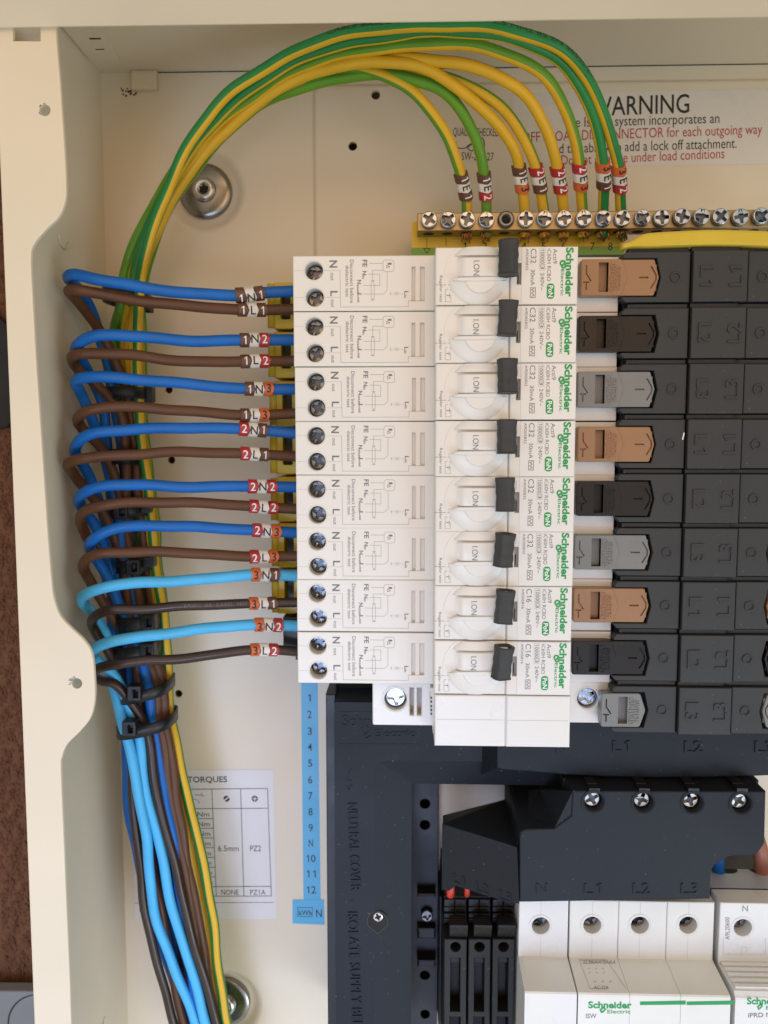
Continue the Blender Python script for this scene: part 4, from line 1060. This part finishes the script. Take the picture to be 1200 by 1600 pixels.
def onstep(px, py):                                          # a point on the slanted face between shoulder and nose
    lo, hi = ZL, ZN
    for _ in range(30):
        m = (lo+hi)/2; p = P(px, py, m); yy = ys1-.3+(yst+.5-ys1+.3)*(m-ZL)/(ZN-.6-ZL)
        if p.y > yy+.06: hi = m
        else: lo = m
    return P(px, py, (lo+hi)/2)+Vector((0, .09, .0))
def step_line(q):
    for (x0_, y0_), (x1_, y1_) in zip(q, q[1:]):
        a_, c_ = onstep(x0_, y0_), onstep(x1_, y1_); d = (c_-a_).normalized(); n_ = Vector((0, .3, .0)) if abs(d.x) < .5 else None
        w = Vector((.09, 0, 0)) if abs(d.x) < .7 else Vector((0, 0, .16))
        b.add([a_-w, a_+w, c_+w, c_-w], [(0, 1, 2, 3)], 2)
step_line([(905, 1500), (948, 1500), (979, 1546)]); step_line([(905, 1500), (922, 1545), (950, 1545)])
def step_text(s_, x_, y_, w_, h_):
    v, ff = glyphs(s_, .0, 0); xx0 = min(p[0] for p in v); xx1 = max(p[0] for p in v)
    b.add([onstep(x_+(p[0]-xx0)/(xx1-xx0)*w_+(-p[1]/CAPH*h_)*.35*-0, y_-p[1]/CAPH*h_) for p in v], ff, 1)
step_text('22.30kA/415V-A.4', 911, 1506, 50, 5); step_text('AC-22A', 928, 1545, 23, 4.5)
for k in range(3): step_text('+', 919+k*11, 1515, 3, 3); step_text('+', 920+k*11, 1522, 3, 3); step_text('o', 928+k*12, 1535, 3.5, 3)
part('print', b, ['print_green', 'print_grey', 'print_pale'], t)

t = thing('surge_arrester', 'white surge arrester with ribbed face cut off at the lower right corner', 'surge arrester', (P(1180, 1490, ZL).x, ys1, 12))
xa = P(1124, 1455, ZL+1).x; xe = xa+36; ZP = ZL+1
h = P(1161, 1450, ZP); h2 = (h.x+18, h.y)
b = B(); yt_ = P(1160, 1411, ZP).y
b.plate(rect(xa, ys1-1, xe, yt_), [circ(h.x, h.y, 3.3, 28), circ(h2[0], h2[1], 3.3, 28)], ZP-9, ZP, .4, 0, hbev=.3)
part('terminal_face', b, 'white_smooth', t)
b = B()
zz0 = 38                                                    # body whose upper end carries two round wire entries
c1, c2 = P(1136, 1361, zz0).x, P(1186, 1361, zz0).x
yb0 = yt_-.1
prof = [(xa+.1, 10), (xe-.1, 10), (xe-.1, ZP-.3)]
top_pts = [(xa+.1, 10), (c1-3.2, 10)]
b.box(xa+.1, xe-.1, ys1-1, yb0, 36, ZP-8.9); b.box(xa+.1, xe-.1, yb0-3, yb0, ZP-10, ZP-.6, 0, .2); part('body', b, 'grey_white', t)
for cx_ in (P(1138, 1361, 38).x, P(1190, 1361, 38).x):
    b = B(); b.add([(cx_+4.2*math.cos(D2R(a_)), yb0+.05, 36+3.6*math.sin(D2R(a_))) for a_ in range(0, 181, 12)], [tuple(range(16))]); part('wire_entry', b, 'black_and_hole_shade', t)  # flat black half disc paints the shade of an opening
b = B(); b.box(xa+.3, xe-.3, ys1-1, yb0-.6, 10, 36); part('lower_body', b, 'black_plastic', t)
for hh in ((h.x, h.y), h2):
    b = B(); b.lathe(hh[0], hh[1], [(4.5, ZP-.02), (4.4, ZP+.18), (4.1, ZP+.18), (3.5, ZP-.1)], 28, 0, False, False); part('terminal_rim', b, 'white_smooth', t)
    b = B(); screw(b, hh[0], hh[1], ZP-5.5, 2.9, .3, 0, .5, .8, .3); part('terminal_screw', b, 'dark_steel', t)
n_r = 5
for k in range(n_r):                                        # cooling ribs between shoulder and nose
    b = B(); f_ = k/n_r; za, zb = ZP+(ZN-2-ZP)*f_+.3, ZP+(ZN-2-ZP)*(f_+.62/n_r*n_r/n_r)+.3
    za = ZP+(ZN-1.5-ZP)*k/n_r+.2; zb = za+(ZN-1.5-ZP)/n_r*.62
    b.box(xa+.8, xe-.3, ys1-1.5, ys1+.1-(.05*k), za, zb, 0, .15); part('rib', b, 'white_smooth', t)
b = B(); b.prism_x([(ys1-1, 12), (ys1-1, ZN-1.5), (yst+.4, ZN-.6), (yst, ZN-.15), (yst-.7, ZN), (YE, ZN), (YE, 12)], xa, xe); part('nose', b, 'white_smooth', t)
b = B(); z = ZN+.06
text_px(b, 'Schneider', (1167, 1569), (1232, 1569.5), 10.5, z, mi=0, bold=.035); text_px(b, 'Electric', (1197, 1577.5), (1233, 1577.5), 6.0, z, mi=0, bold=.01)
b.line([P2(x_, y_, z) for x_, y_ in ((1186, 1578), (1184, 1573), (1189, 1569), (1191, 1572), (1187, 1576))], .55, z)
text_px(b, 'iPRD N', (1169, 1590), (1205, 1589), 7.5, z, mi=1, bold=.01)
z = ZP+.06
text_px(b, 'N', (1160, 1424), (1168.5, 1424), 9.5, z, mi=1); text_px(b, 'A9L20600', (1140, 1468), (1140, 1433), 6.5, z, mi=1)
b.line(Pz([(1130, 1465), (1130, 1491), (1196, 1491), (1196, 1465)], z), .12, z, 2); b.line(Pz([(1159, 1490), (1159, 1480), (1167, 1480), (1167, 1490)], z), .12, z, 2)
part('print', b, ['print_green', 'print_grey', 'print_pale'], t)
for nm, lab, px, m_ in (('supply_cable', 'blue cable entering the surge arrester beside the shroud', 1122, 'cable_blue'), ('supply_cable', 'brown cable entering the surge arrester at the right edge', 1190, 'pink_brown')):
    b = B(); p = P(px, 1358, 38); tube(b, catmull([p+Vector((1.5, -6, 0)), p, p+Vector((-1.5, 8, 2)), p+Vector((-4.5, 24, -6)), p+Vector((-6, 48, -20))], 1.5), 2.4 if px < 1150 else 2.9, 14)
    solo(nm, b, m_, lab, 'cable', 'supply cables at the surge arrester', tuple(p))
# ================================================================== earth bar
ZBAR = 36.0
eb = thing('earth_bar', 'brass earth bar with a row of zinc screws above the breakers', 'earth bar', tuple(P(900, 345, 26)))
pa, pb = P(652, 333, ZBAR), P(652, 361, ZBAR); pr_ = P(1200, 327, ZBAR)
tilt = (pr_.y-pa.y)/(pr_.x-pa.x); XE = 150
hb = pa.y-pb.y
def bar_y(x): return pa.y+tilt*(x-pa.x)
b = B(); b.plate([(pa.x, pa.y-hb), (XE, bar_y(XE)-hb), (XE, bar_y(XE)), (pa.x, pa.y)], [], ZBAR-8.5, ZBAR, .3, 0, True); part('bar', b, 'brass', eb)
sx_ = [670, 702, 731, 760, 790, 822, 852, 883, 912, 942, 972, 1004, 1035, 1065, 1095, 1125, 1155, 1185]
wd = (P(1185, 335, ZBAR).x-P(670, 335, ZBAR).x)/17
for k in range(20):
    x_ = P(670, 343, ZBAR).x+wd*k; y_ = bar_y(x_)-hb*.46
    b = B()
    if k == 4:
        b.lathe(x_, y_, [(3.1, ZBAR), (3.1, ZBAR+1.6), (2.6, ZBAR+2.3), (1.7, ZBAR+2.4), (1.6, ZBAR+1.2), (.01, ZBAR+1.2)], 22, 0)
        o = part('screw_head', b, 'dark_steel', eb); b = B(); b.plate([(x_+(1.55 if i % 2 else 1.0)*math.cos(i*math.pi/6), y_+(1.55 if i % 2 else 1.0)*math.sin(i*math.pi/6)) for i in range(12)], [], ZBAR+1, ZBAR+1.35, 0); part('drive_recess', b, 'black_and_hole_shade', o)  # black star stands in for shade inside the socket
    else:
        rot = random.uniform(0, 1.57); dz = random.uniform(-.4, .5)
        b.lathe(x_, y_, [(2.2, ZBAR-.2), (2.2, ZBAR+.9+dz)], 18, 0, True, False)
        screw(b, x_+random.uniform(-.15, .15), y_+random.uniform(-.15, .15), ZBAR+2.0+dz, 3.05, rot, 0, .5, .86, .34, n=18, floor=1)
        part('screw_head', b, ['zinc', 'recess_shade_steel'], eb)
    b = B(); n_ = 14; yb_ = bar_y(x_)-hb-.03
    b.add([(x_+2.1*math.cos(2*math.pi*i/n_), yb_, ZBAR-4.3+2.1*math.sin(2*math.pi*i/n_)) for i in range(n_)], [tuple(range(n_))]); part('wire_hole', b, 'black_and_hole_shade', eb)  # flat black disc painted as the shade in a hole
# colour strip under the bar
zl = 26.5
es = thing('earth_strip', 'yellow and green numbered strip under the earth bar', 'label strip', tuple(P(800, 378, 20)))
c0 = P(643, 372, zl); c1 = P(976, 372, zl); ym = P(800, 386, zl).y; yb_ = P(800, 399, zl).y
b = B(); b.box(c0.x, c1.x, yb_, bar_y(0)-hb+6, 12, zl-.1, 0, .1); part('carrier', b, 'grey_white', es)
b = B(); b.flat(rect(c0.x, ym, c1.x, bar_y(0)-hb+6), zl); part('yellow_band', b, 'label_yellow', es)
b = B(); b.flat(rect(c0.x, yb_, c1.x, ym-.02), zl); part('green_band', b, 'label_green', es)
b = B(); z = zl+.06
b.line(Pz([(667, 372), (667, 388)], z), .2, z); b.line(Pz([(697, 372), (697, 384)], z), .2, z)
b.line(Pz([(662, 388), (672, 388), (667, 396)], z), .25, z, 0, True)
for s_, x_ in (('1', 724), ('2', 754), ('3', 784), ('4', 815), ('5', 846), ('6', 877), ('7', 922), ('8', 950)):
    text_px(b, s_, (x_, 391), (x_+(4.2 if s_ == '1' else 7), 391), 12, z)
part('lettering', b, 'print_black', es)
# flat yellow link over the phase blocks
b = B(); zy = ZK+1.5
cl = [(972, 384, 5), (985, 381, 5.5), (998, 377, 9), (1012, 374.5, 12), (1060, 372, 13), (1120, 370.5, 13.5), (1200, 372.5, 13.5), (1280, 377, 13.5)]
up = smooth2([P2(x_, y_-h_*.92, zy) for x_, y_, h_ in cl], 4); dn = smooth2([P2(x_, y_+h_*.92, zy) for x_, y_, h_ in cl], 4)
b.plate([tuple(p) for p in up]+[tuple(p) for p in dn[::-1]], [], zy-3.2, zy, .9, 0, True)
solo('yellow_link', b, 'yellow_plastic', 'yellow flat plastic strip lying along the top of the phase blocks', 'strip')

# ================================================================== cables
def path_px(pts, step=1.3):
    pa_ = catmull([P(*q) for q in pts], step); ph = [random.uniform(0, 6.28) for _ in range(6)]; s_ = 0.; out = []
    for i, p in enumerate(pa_):
        if i: s_ += (p-pa_[i-1]).length
        k = min(1, s_/60)*.28
        out.append(p+Vector((math.sin(s_*.11+ph[0])+.6*math.sin(s_*.23+ph[1]), math.sin(s_*.13+ph[2])+.6*math.sin(s_*.27+ph[3]), math.sin(s_*.10+ph[4])+.5*math.sin(s_*.21+ph[5])))*k)
    return out
SMAT = {'1': ('sleeve_brown', 'print_white'), '2': ('sleeve_red', 'print_white'), '3': ('sleeve_orange', 'print_black'), 'N': ('sleeve_white', 'print_black'), 'L': ('sleeve_white', 'print_black'), 'E': ('sleeve_white', 'print_black')}
def add_sleeves(parent, path, code, s_mid, r, roll=0.0, gap=3.45, w=3.2, jit=.12):
    fr = zframe(path)
    for k, ch_ in enumerate(code):
        sm, cm = SMAT[ch_]; m = s_mid+(k-1)*gap
        sleeve(parent, fr, m-w/2, m+w/2, r, ch_, sm, cm, roll+random.uniform(-jit, jit))

RC = 2.05
# run (right to left), loop and way down, in photo pixels with height z
runs = {
 'N1': [(475, 452, 50), (457, 455, 51), (420, 457, 52), (373, 461, 54), (297, 458, 56), (230, 452, 59), (190, 442, 61), (140, 433, 62), (117, 429, 61), (109, 434, 56), (118, 446, 48), (133, 470, 40), (147, 497, 34), (160, 543, 30), (171, 580, 27)],
 'L1': [(475, 482, 50), (457, 483, 50), (413, 484, 52), (370, 484, 54), (280, 477, 55), (213, 468, 57), (147, 458, 60), (117, 453, 61), (107, 456, 57), (116, 466, 51), (131, 483, 46), (153, 512, 38), (170, 540, 34), (187, 577, 31), (196, 605, 29)],
 'N2': [(475, 531, 50), (457, 531, 51), (380, 532, 54), (297, 532, 56), (213, 526, 59), (153, 526, 61), (130, 533, 60), (119, 546, 54), (126, 560, 47), (137, 580, 40), (150, 610, 34), (163, 650, 29)],
 'L2': [(475, 563, 50), (457, 564, 50), (380, 565, 54), (297, 564, 56), (213, 557, 58), (147, 552, 60), (120, 553, 60), (112, 560, 55), (124, 577, 49), (142, 592, 44), (157, 607, 41), (173, 625, 37), (189, 650, 33)],
 'N3': [(475, 608, 50), (457, 608, 51), (380, 607, 53), (297, 601, 56), (213, 592, 59), (147, 588, 61), (124, 591, 60), (117, 599, 56), (128, 620, 50), (146, 653, 43), (155, 685, 37), (166, 725, 31)],
 'L3': [(478, 645, 50), (460, 646, 50), (380, 649, 53), (280, 640, 56), (213, 637, 58), (163, 637, 60), (135, 644, 60), (123, 656, 55), (132, 671, 49), (147, 686, 44), (158, 700, 40), (172, 727, 35), (183, 765, 31)],
 'N4': [(480, 678, 50), (462, 677, 51), (413, 673, 52), (373, 670, 54), (280, 668, 56), (213, 672, 58), (147, 677, 60), (126, 686, 59), (117, 702, 54), (126, 722, 48), (138, 742, 43), (148, 765, 38), (160, 800, 32)],
 'L4': [(480, 713, 50), (462, 713, 50), (373, 708, 54), (280, 707, 56), (213, 710, 58), (147, 713, 60), (117, 718, 60), (105, 728, 56), (117, 744, 51), (136, 765, 46), (153, 785, 41), (167, 810, 36), (182, 850, 32)],
 'N5': [(480, 761, 50), (462, 761, 51), (390, 760, 54), (280, 760, 57), (213, 758, 59), (163, 760, 60), (134, 768, 59), (124, 779, 55), (133, 798, 49), (148, 820, 44), (158, 840, 39), (170, 880, 33)],
 'L5': [(480, 795, 50), (463, 795, 50), (393, 791, 53), (280, 785, 56), (213, 784, 58), (163, 790, 60), (135, 799, 59), (125, 813, 55), (131, 832, 50), (143, 852, 46), (156, 878, 41), (170, 910, 36), (185, 950, 32)],
 'N6': [(480, 832, 50), (463, 832, 51), (397, 828, 54), (280, 823, 57), (213, 821, 59), (173, 827, 60), (149, 841, 59), (141, 856, 54), (152, 875, 48), (167, 900, 43), (183, 940, 38), (203, 985, 34)],
 'L6': [(480, 869, 50), (463, 869, 50), (387, 869, 53), (280, 864, 56), (213, 862, 58), (163, 863, 60), (139, 872, 59), (131, 886, 55), (141, 908, 49), (158, 935, 44), (176, 965, 39), (200, 1000, 34)],
 'N7': [(482, 901, 50), (465, 900, 51), (390, 898, 54), (280, 908, 57), (213, 912, 59), (163, 917, 61), (135, 927, 60), (127, 939, 55), (141, 955, 51), (157, 978, 46), (168, 1002, 41)],
 'L7': [(482, 941, 50), (465, 941, 50), (387, 943, 53), (280, 948, 56), (213, 951, 58), (173, 953, 60), (148, 962, 59), (142, 976, 54), (153, 995, 49), (170, 1015, 44)],
 'N8': [(484, 979, 50), (467, 978, 51), (390, 976, 54), (280, 988, 57), (213, 995, 59), (170, 1002, 61), (150, 1012, 60), (147, 1026, 54), (160, 1040, 48), (175, 1052, 44)],
 'L8': [(480, 1020, 50), (463, 1018, 51), (390, 1015, 54), (330, 1023, 56), (263, 1032, 58), (213, 1034, 60), (180, 1037, 61), (155, 1043, 60), (146, 1053, 56), (158, 1062, 50), (180, 1070, 45)],
}
# lanes of the bundle below: (x at y=1050, 1130, 1160, 1250, 1300, 1420, 1600, 1700) and height z
lanes = {
 'N7': ([174, 191, 200, 219, 228, 241, 307, 350], 38), 'L7': ([184, 202, 207, 209, 213, 227, 272, 308], 38),
 'N8': ([193, 212, 219, 231, 244, 271, 324, 358], 39), 'L8': ([205, 224, 233, 248, 260, 290, 339, 370], 39),
 'N6': ([228, 238, 244, 259, 269, 283, 314, 344], 36), 'L6': ([240, 250, 255, 267, 277, 299, 333, 362], 35), 'L5': ([250, 260, 265, 275, 285, 306, 341, 370], 34),
 'N5': ([180, 192, 197, 201, 207, 235, 293, 330], 30), 'L4': ([217, 215, 215, 222, 229, 252, 287, 320], 34),
 'N4': ([205, 206, 207, 214, 222, 246, 300, 340], 29), 'N3': ([222, 226, 229, 240, 250, 275, 318, 350], 31), 'L3': ([234, 238, 242, 254, 264, 287, 326, 356], 30),
 'N2': ([192, 200, 206, 222, 234, 262, 306, 340], 25), 'L2': ([212, 218, 222, 236, 246, 270, 310, 344], 25), 'N1': ([226, 232, 236, 250, 260, 282, 320, 352], 25), 'L1': ([244, 250, 254, 268, 277, 297, 334, 364], 26)}
LY = [1050, 1130, 1160, 1250, 1300, 1420, 1600, 1700]
cabs = {}
for i in range(8):
    a_, b_ = 1+i//3, 1+i % 3
    for kind in 'NL':
        k = kind+str(i+1); pts = list(runs[k]); lx_, lz = lanes[k]
        x_, y_, z_ = pts[-1]
        if y_ < 960:                                        # ease from the loop into the lane
            for t in (.35, .7): pts.append((x_+(lx_[0]-x_)*t**.8, y_+(1050-y_)*t, z_+(lz-z_)*t))
        for xx, yy in zip(lx_, LY):
            if yy > y_+18: pts.append((xx, yy, lz+(.0 if yy < 1300 else -(yy-1300)*.022)+(3.6 if k == 'N7' and 1120 < yy < 1310 else 0)))
        path = path_px(pts); light = i >= 6
        m = {'N': ('cable_light_blue' if light else 'cable_blue'), 'L': ('cable_dark_brown' if light else 'cable_brown')}[kind]
        colr = {'cable_light_blue': 'light blue', 'cable_blue': 'blue', 'cable_dark_brown': 'dark brown', 'cable_brown': 'brown'}[m]
        r = RC if kind == 'N' else RC*.95
        if light and kind == 'L': r = RC*.9
        c = thing('circuit_cable', '%s %s cable from the top, with marker sleeves %d %s %d' % (ORD[i-6 if light else i], colr, a_, kind, b_), 'cable', tuple(path[0]), 'cables from the breakers into the bundle')
        b = B(); tube(b, path, r, 14); part('insulation', b, m, c)
        rr = [p for p in path if True][:max(20, int(len(path)*.35))]
        run = []
        for p in path:
            run.append(p)
            if p.x < P(300, p.y*0+700, 54).x: break
        run = run[::-1]
        smx = {'N1': 397, 'L1': 398, 'N2': 403, 'L2': 403, 'N3': 407, 'L3': 402, 'N4': 399, 'L4': 399, 'N5': 411, 'L5': 413, 'N6': 418, 'L6': 412, 'N7': 412, 'L7': 408, 'N8': 415, 'L8': 411}[k]
        fr = zframe(run); s_m = s_near(fr, x=P(smx, 700, 53).x)
        add_sleeves(c, run, '%d%s%d' % (a_, kind, b_), s_m-.4, r, roll={'N1': .55, 'L1': .15}.get(k, 0.0))
        cabs[k] = path
        if k == 'L7':                                        # faint factory print
            b = B(); s0 = s_near(fr, x=P(296, 945, 55).x); run2 = []
            fr2 = zframe([p for p in path if p.x > P(240, 700, 55).x and p.y > P(200, 990, 55).y][::-1]); s0 = s_near(fr2, x=P(292, 945, 55).x)
            text(b, 'BASEC  RR  KABEL  H07', (0, 0), 23, 1.3, 0, fn=lambda u, w: wrap_pt(fr2, s0+u, .15-w/r, r+.06)); part('cable_print', b, 'print_faint', c)

# ---- earth cables: from the bar up, over and down the left side
top_px = {
 1: [(729, 372, 31), (729, 345, 31.5), (729, 315, 34), (722, 280, 38), (713, 250, 42), (699, 213, 46), (671, 171, 50), (636, 136, 52), (587, 113, 52), (534, 108, 50), (482, 120, 47), (440, 137, 44), (392, 165, 40), (340, 212, 36), (296, 266, 33), (262, 325, 31), (236, 390, 29), (226, 436, 27), (221, 480, 25)],
 2: [(760, 372, 31), (760, 345, 31.5), (760, 315, 34), (757, 280, 38), (752, 250, 42), (738, 206, 47), (716, 166, 51), (686, 138, 53), (640, 122, 53), (590, 118, 51), (530, 122, 48), (480, 133, 45), (430, 152, 41), (370, 192, 35), (318, 246, 30), (274, 310, 27), (240, 375, 24), (219, 436, 22), (213, 480, 21)],
 3: [(820, 372, 31), (820, 345, 31.5), (819, 315, 34), (813, 275, 38), (806, 242, 43), (785, 204, 48), (753, 168, 53), (708, 132, 57), (650, 104, 59), (590, 96, 58), (530, 102, 55), (470, 122, 50), (410, 155, 45), (350, 206, 40), (300, 265, 37), (262, 325, 34), (232, 390, 32), (217, 436, 30), (213, 480, 29)],
 4: [(851, 372, 31), (851, 345, 31.5), (848, 315, 34), (842, 280, 38), (834, 252, 42), (812, 206, 47), (780, 166, 51), (742, 138, 53), (690, 120, 53), (640, 113, 51), (580, 112, 49), (520, 118, 46), (460, 136, 43), (390, 172, 39), (330, 226, 35), (282, 290, 32), (246, 350, 30), (216, 420, 28), (206, 470, 27)],
 5: [(881, 372, 31), (881, 345, 31.5), (879, 315, 35), (873, 275, 40), (866, 242, 45), (852, 196, 51), (826, 154, 57), (780, 122, 61), (726, 102, 62), (670, 92, 60), (610, 90, 57), (550, 96, 53), (490, 112, 49), (420, 146, 44), (352, 196, 40), (300, 254, 37), (250, 328, 34), (212, 410, 32), (202, 460, 31)],
 6: [(911, 372, 31), (911, 345, 31.5), (909, 315, 35), (907, 270, 41), (900, 222, 47), (884, 172, 54), (858, 130, 60), (820, 98, 65), (770, 78, 67), (714, 70, 66), (650, 70, 64), (580, 76, 60), (510, 93, 55), (440, 122, 50), (370, 168, 45), (306, 230, 40), (252, 300, 36), (206, 390, 32), (193, 440, 30), (190, 480, 29)],
 7: [(941, 372, 31), (942, 345, 31.5), (943, 315, 35), (944, 275, 41), (936, 222, 48), (922, 170, 55), (900, 126, 61), (868, 90, 67), (822, 66, 71), (770, 54, 73), (710, 49, 72), (650, 50, 70), (580, 59, 66), (510, 76, 61), (440, 106, 56), (380, 146, 51), (330, 194, 46), (284, 256, 42), (246, 326, 38), (214, 410, 34), (205, 460, 32)],
 8: [(971, 372, 31), (971, 345, 31.5), (969, 313, 35), (967, 262, 42), (957, 220, 48), (940, 170, 55), (917, 123, 62), (882, 83, 69), (842, 60, 73), (790, 46, 76), (720, 39, 76), (650, 39, 75), (580, 46, 71), (510, 62, 66), (440, 90, 61), (390, 120, 57), (340, 166, 53), (298, 222, 49), (266, 282, 45), (238, 360, 40), (222, 430, 36), (218, 480, 33)]}
ends = {1: 'E1', 2: 'E2', 3: 'E3'}
dl = {  # way down: x at y = 520, 610, 700, 790, 870, 960, 1040, 1130, 1160, 1250, 1300, 1420, 1600, 1700
 1: ([222, 221, 229, 239, 246, 257, 261, 266, 271, 287, 299, 321, 350, 378], 24), 2: ([212, 210, 214, 222, 232, 244, 250, 256, 261, 277, 288, 310, 338, 366], 20),
 3: ([208, 212, 220, 230, 239, 250, 256, 262, 266, 281, 292, 314, 344, 372], 27), 4: ([202, 205, 212, 221, 230, 243, 249, 255, 259, 275, 286, 308, 336, 364], 24),
 5: ([195, 197, 205, 214, 224, 238, 244, 250, 255, 272, 283, 305, 333, 360], 22), 6: ([178, 186, 196, 207, 218, 232, 239, 246, 250, 268, 279, 300, 330, 357], 19),
 7: ([187, 194, 205, 217, 227, 240, 246, 252, 257, 274, 285, 306, 336, 364], 18), 8: ([214, 217, 224, 234, 243, 255, 261, 269, 275, 293, 308, 330, 355, 384], 30)}
DY = [520, 610, 700, 790, 870, 960, 1040, 1130, 1160, 1250, 1300, 1420, 1600, 1700]
emark = ['1E1', '1E2', '1E3', '2E1', '2E2', '2E3', '3E1', '3E2']
spin = {1: (-.15, -.003), 2: (2.0, -.002), 3: (-1.3, -.0015), 4: (-2.5, .001), 5: (-1.5, -.004), 6: (-2.95, -.004), 7: (-2.0, .001), 8: (-1.55, .0014)}
for e in range(1, 9):
    pts = top_px[e]+[(x_, y_, dl[e][1]) for x_, y_ in zip(dl[e][0], DY)]
    path = path_px(pts, 1.3)
    c = thing('earth_cable', '%s green and yellow earth cable from the left at the bar, marked %s' % (ORD[e-1], ' '.join(emark[e-1])), 'cable', tuple(path[0]), 'earth cables looping over to the earth bar')
    b = B(); fr = tube(b, path, 2.0, 20, stripes=.5 if e not in (7, 8) else .22, a0=spin[e][0], twist=spin[e][1])
    part('insulation', b, ['cable_deep_green' if e >= 7 else 'cable_green', 'cable_yellow'], c)
    down = [p for p in path[:60] if p.y < P(800, 225, 45).y][::-1]
    frz = zframe(down); s_m = s_near(frz, y=P(800, 287 if e < 3 else 281, 38).y)
    add_sleeves(c, down, emark[e-1], s_m-.3, 2.0, roll=-.25, gap=3.3, w=3.1, jit=.06)
    b = B(); q = path[0]                                     # strands below the bar
    for k in range(16):
        x_ = q.x+random.uniform(-1.8, 1.8); zz = ZBAR-4.3+random.uniform(-1.6, 1.6); yy = bar_y(q.x)-hb
        tube(b, [Vector((x_, yy+2, zz)), Vector((x_+random.uniform(-.4, .4), yy-random.uniform(1.2, 3.6), zz+random.uniform(-.3, 1.2)))], .24, 6)
    part('copper_strand', b, 'copper', c)['kind'] = 'stuff'
    if e == 8:
        b = B(); arc = [p for p in path if p.y > P(600, 110, 70).y][::-1]; fa_ = zframe(arc); s0 = s_near(fa_, x=P(515, 60, 70).x)
        text(b, 'CABLE BASEC 60318 H07Z-R 1 X 2.5 MM2 B5 EN 50525-3-41', (0, 0), 96, 1.5, 0, fn=lambda u, w: wrap_pt(fa_, s0+u, -.05-w/2.0, 2.07)); part('cable_print', b, 'print_black', c)

# ---- cable ties
def tie(px0, px1, py, z, rz, label, w=4.6, slope=0.0, head=None, extra=None):
    a = P(px0, py, z); c = P(px1, py, z); cx = (a.x+c.x)/2; rx = (c.x-a.x)/2; cy = a.y*.5+c.y*.5
    t = thing('cable_tie', label, 'cable tie', (cx, cy, z), 'black cable ties along the bundle')
    b = B(); n = 44; vs = []
    for i in range(n):
        an = 2*math.pi*i/n; ex = math.cos(an); ez = math.sin(an)
        ex = math.copysign(abs(ex)**.75, ex); ez = math.copysign(abs(ez)**.75, ez)
        for rr_, dy in ((0, w/2), (.75, w/2), (.75, -w/2), (0, -w/2)):
            vs.append((cx+(rx+rr_)*ex, cy+dy+slope*ex*rx, z+(rz+rr_)*ez))
    b.add(vs, [(i*4+j, i*4+(j+1) % 4, ((i+1) % n)*4+(j+1) % 4, ((i+1) % n)*4+j) for i in range(n) for j in range(4)], 0, True)
    part('strap', b, 'black_plastic', t)
    if head:
        hx, hy, hz = head; p = P(hx, hy, hz); b = B()
        b.plate(rrect(p.x-2.7, p.y-3.1, p.x+2.7, p.y+3.1, .8, 3), [rect(p.x-.2, p.y-1.6, p.x+1.6, p.y+1.6)], hz-3, hz+1.6, .5, 0, hbev=.25)
        b.box(p.x-.8, p.x-.25, p.y-2.2, p.y+1.2, hz+1.5, hz+2.1, 0, .15); b.flat(rect(p.x-.3, p.y-1.7, p.x+1.7, p.y+1.7), hz-.6)
        part('ratchet_head', b, 'black_plastic', t)
    if extra:
        for (x0_, y0_, x1_, y1_, zz) in extra:
            b = B(); p = P(x0_, y0_, zz); q = P(x1_, y1_, zz); b.plate(rrect(p.x, q.y, q.x, p.y, 1.0, 3), [], zz-5, zz, .5); part('mount_base', b, 'black_plastic', t)
tie(168, 233, 468, 26, 9, 'top black cable tie round the earth cables behind the first brown cable', 6, -.18)
tie(172, 232, 616, 26, 12, 'black cable tie with a square mount beside the hole, above the third brown cable', 4.5, 0, None, [(203, 602, 237, 629, 30)])
tie(180, 218, 713, 28, 9, 'black cable tie crossed by the fourth brown cable', 6, 0, None, [(194, 700, 221, 727, 31)])
tie(182, 229, 795, 30, 10, 'fourth black cable tie from the top, below the fifth brown cable', 5, 0, (190, 799, 40), [(197, 788, 233, 803, 36)])
tie(190, 235, 880, 31, 10, 'fifth black cable tie from the top, below the sixth brown cable', 5, .08, (209, 886, 41), [(214, 870, 239, 888, 38)])
tie(190, 248, 968, 33, 10, 'black cable tie just below the first dark brown cable', 6, .05, (232, 972, 43))
tie(182, 249, 1013, 34, 10, 'black cable tie just above the second dark brown cable', 6, .1, (231, 1016, 44))
tie(196, 267, 1075, 33, 11, 'black cable tie with a large head, upper of the two lowest ties', 4.6, .24, (211, 1082, 45))
tie(190, 272, 1128, 33, 11, 'lowest black cable tie, with its ratchet head at the left', 4.6, .22, (203, 1137, 45))
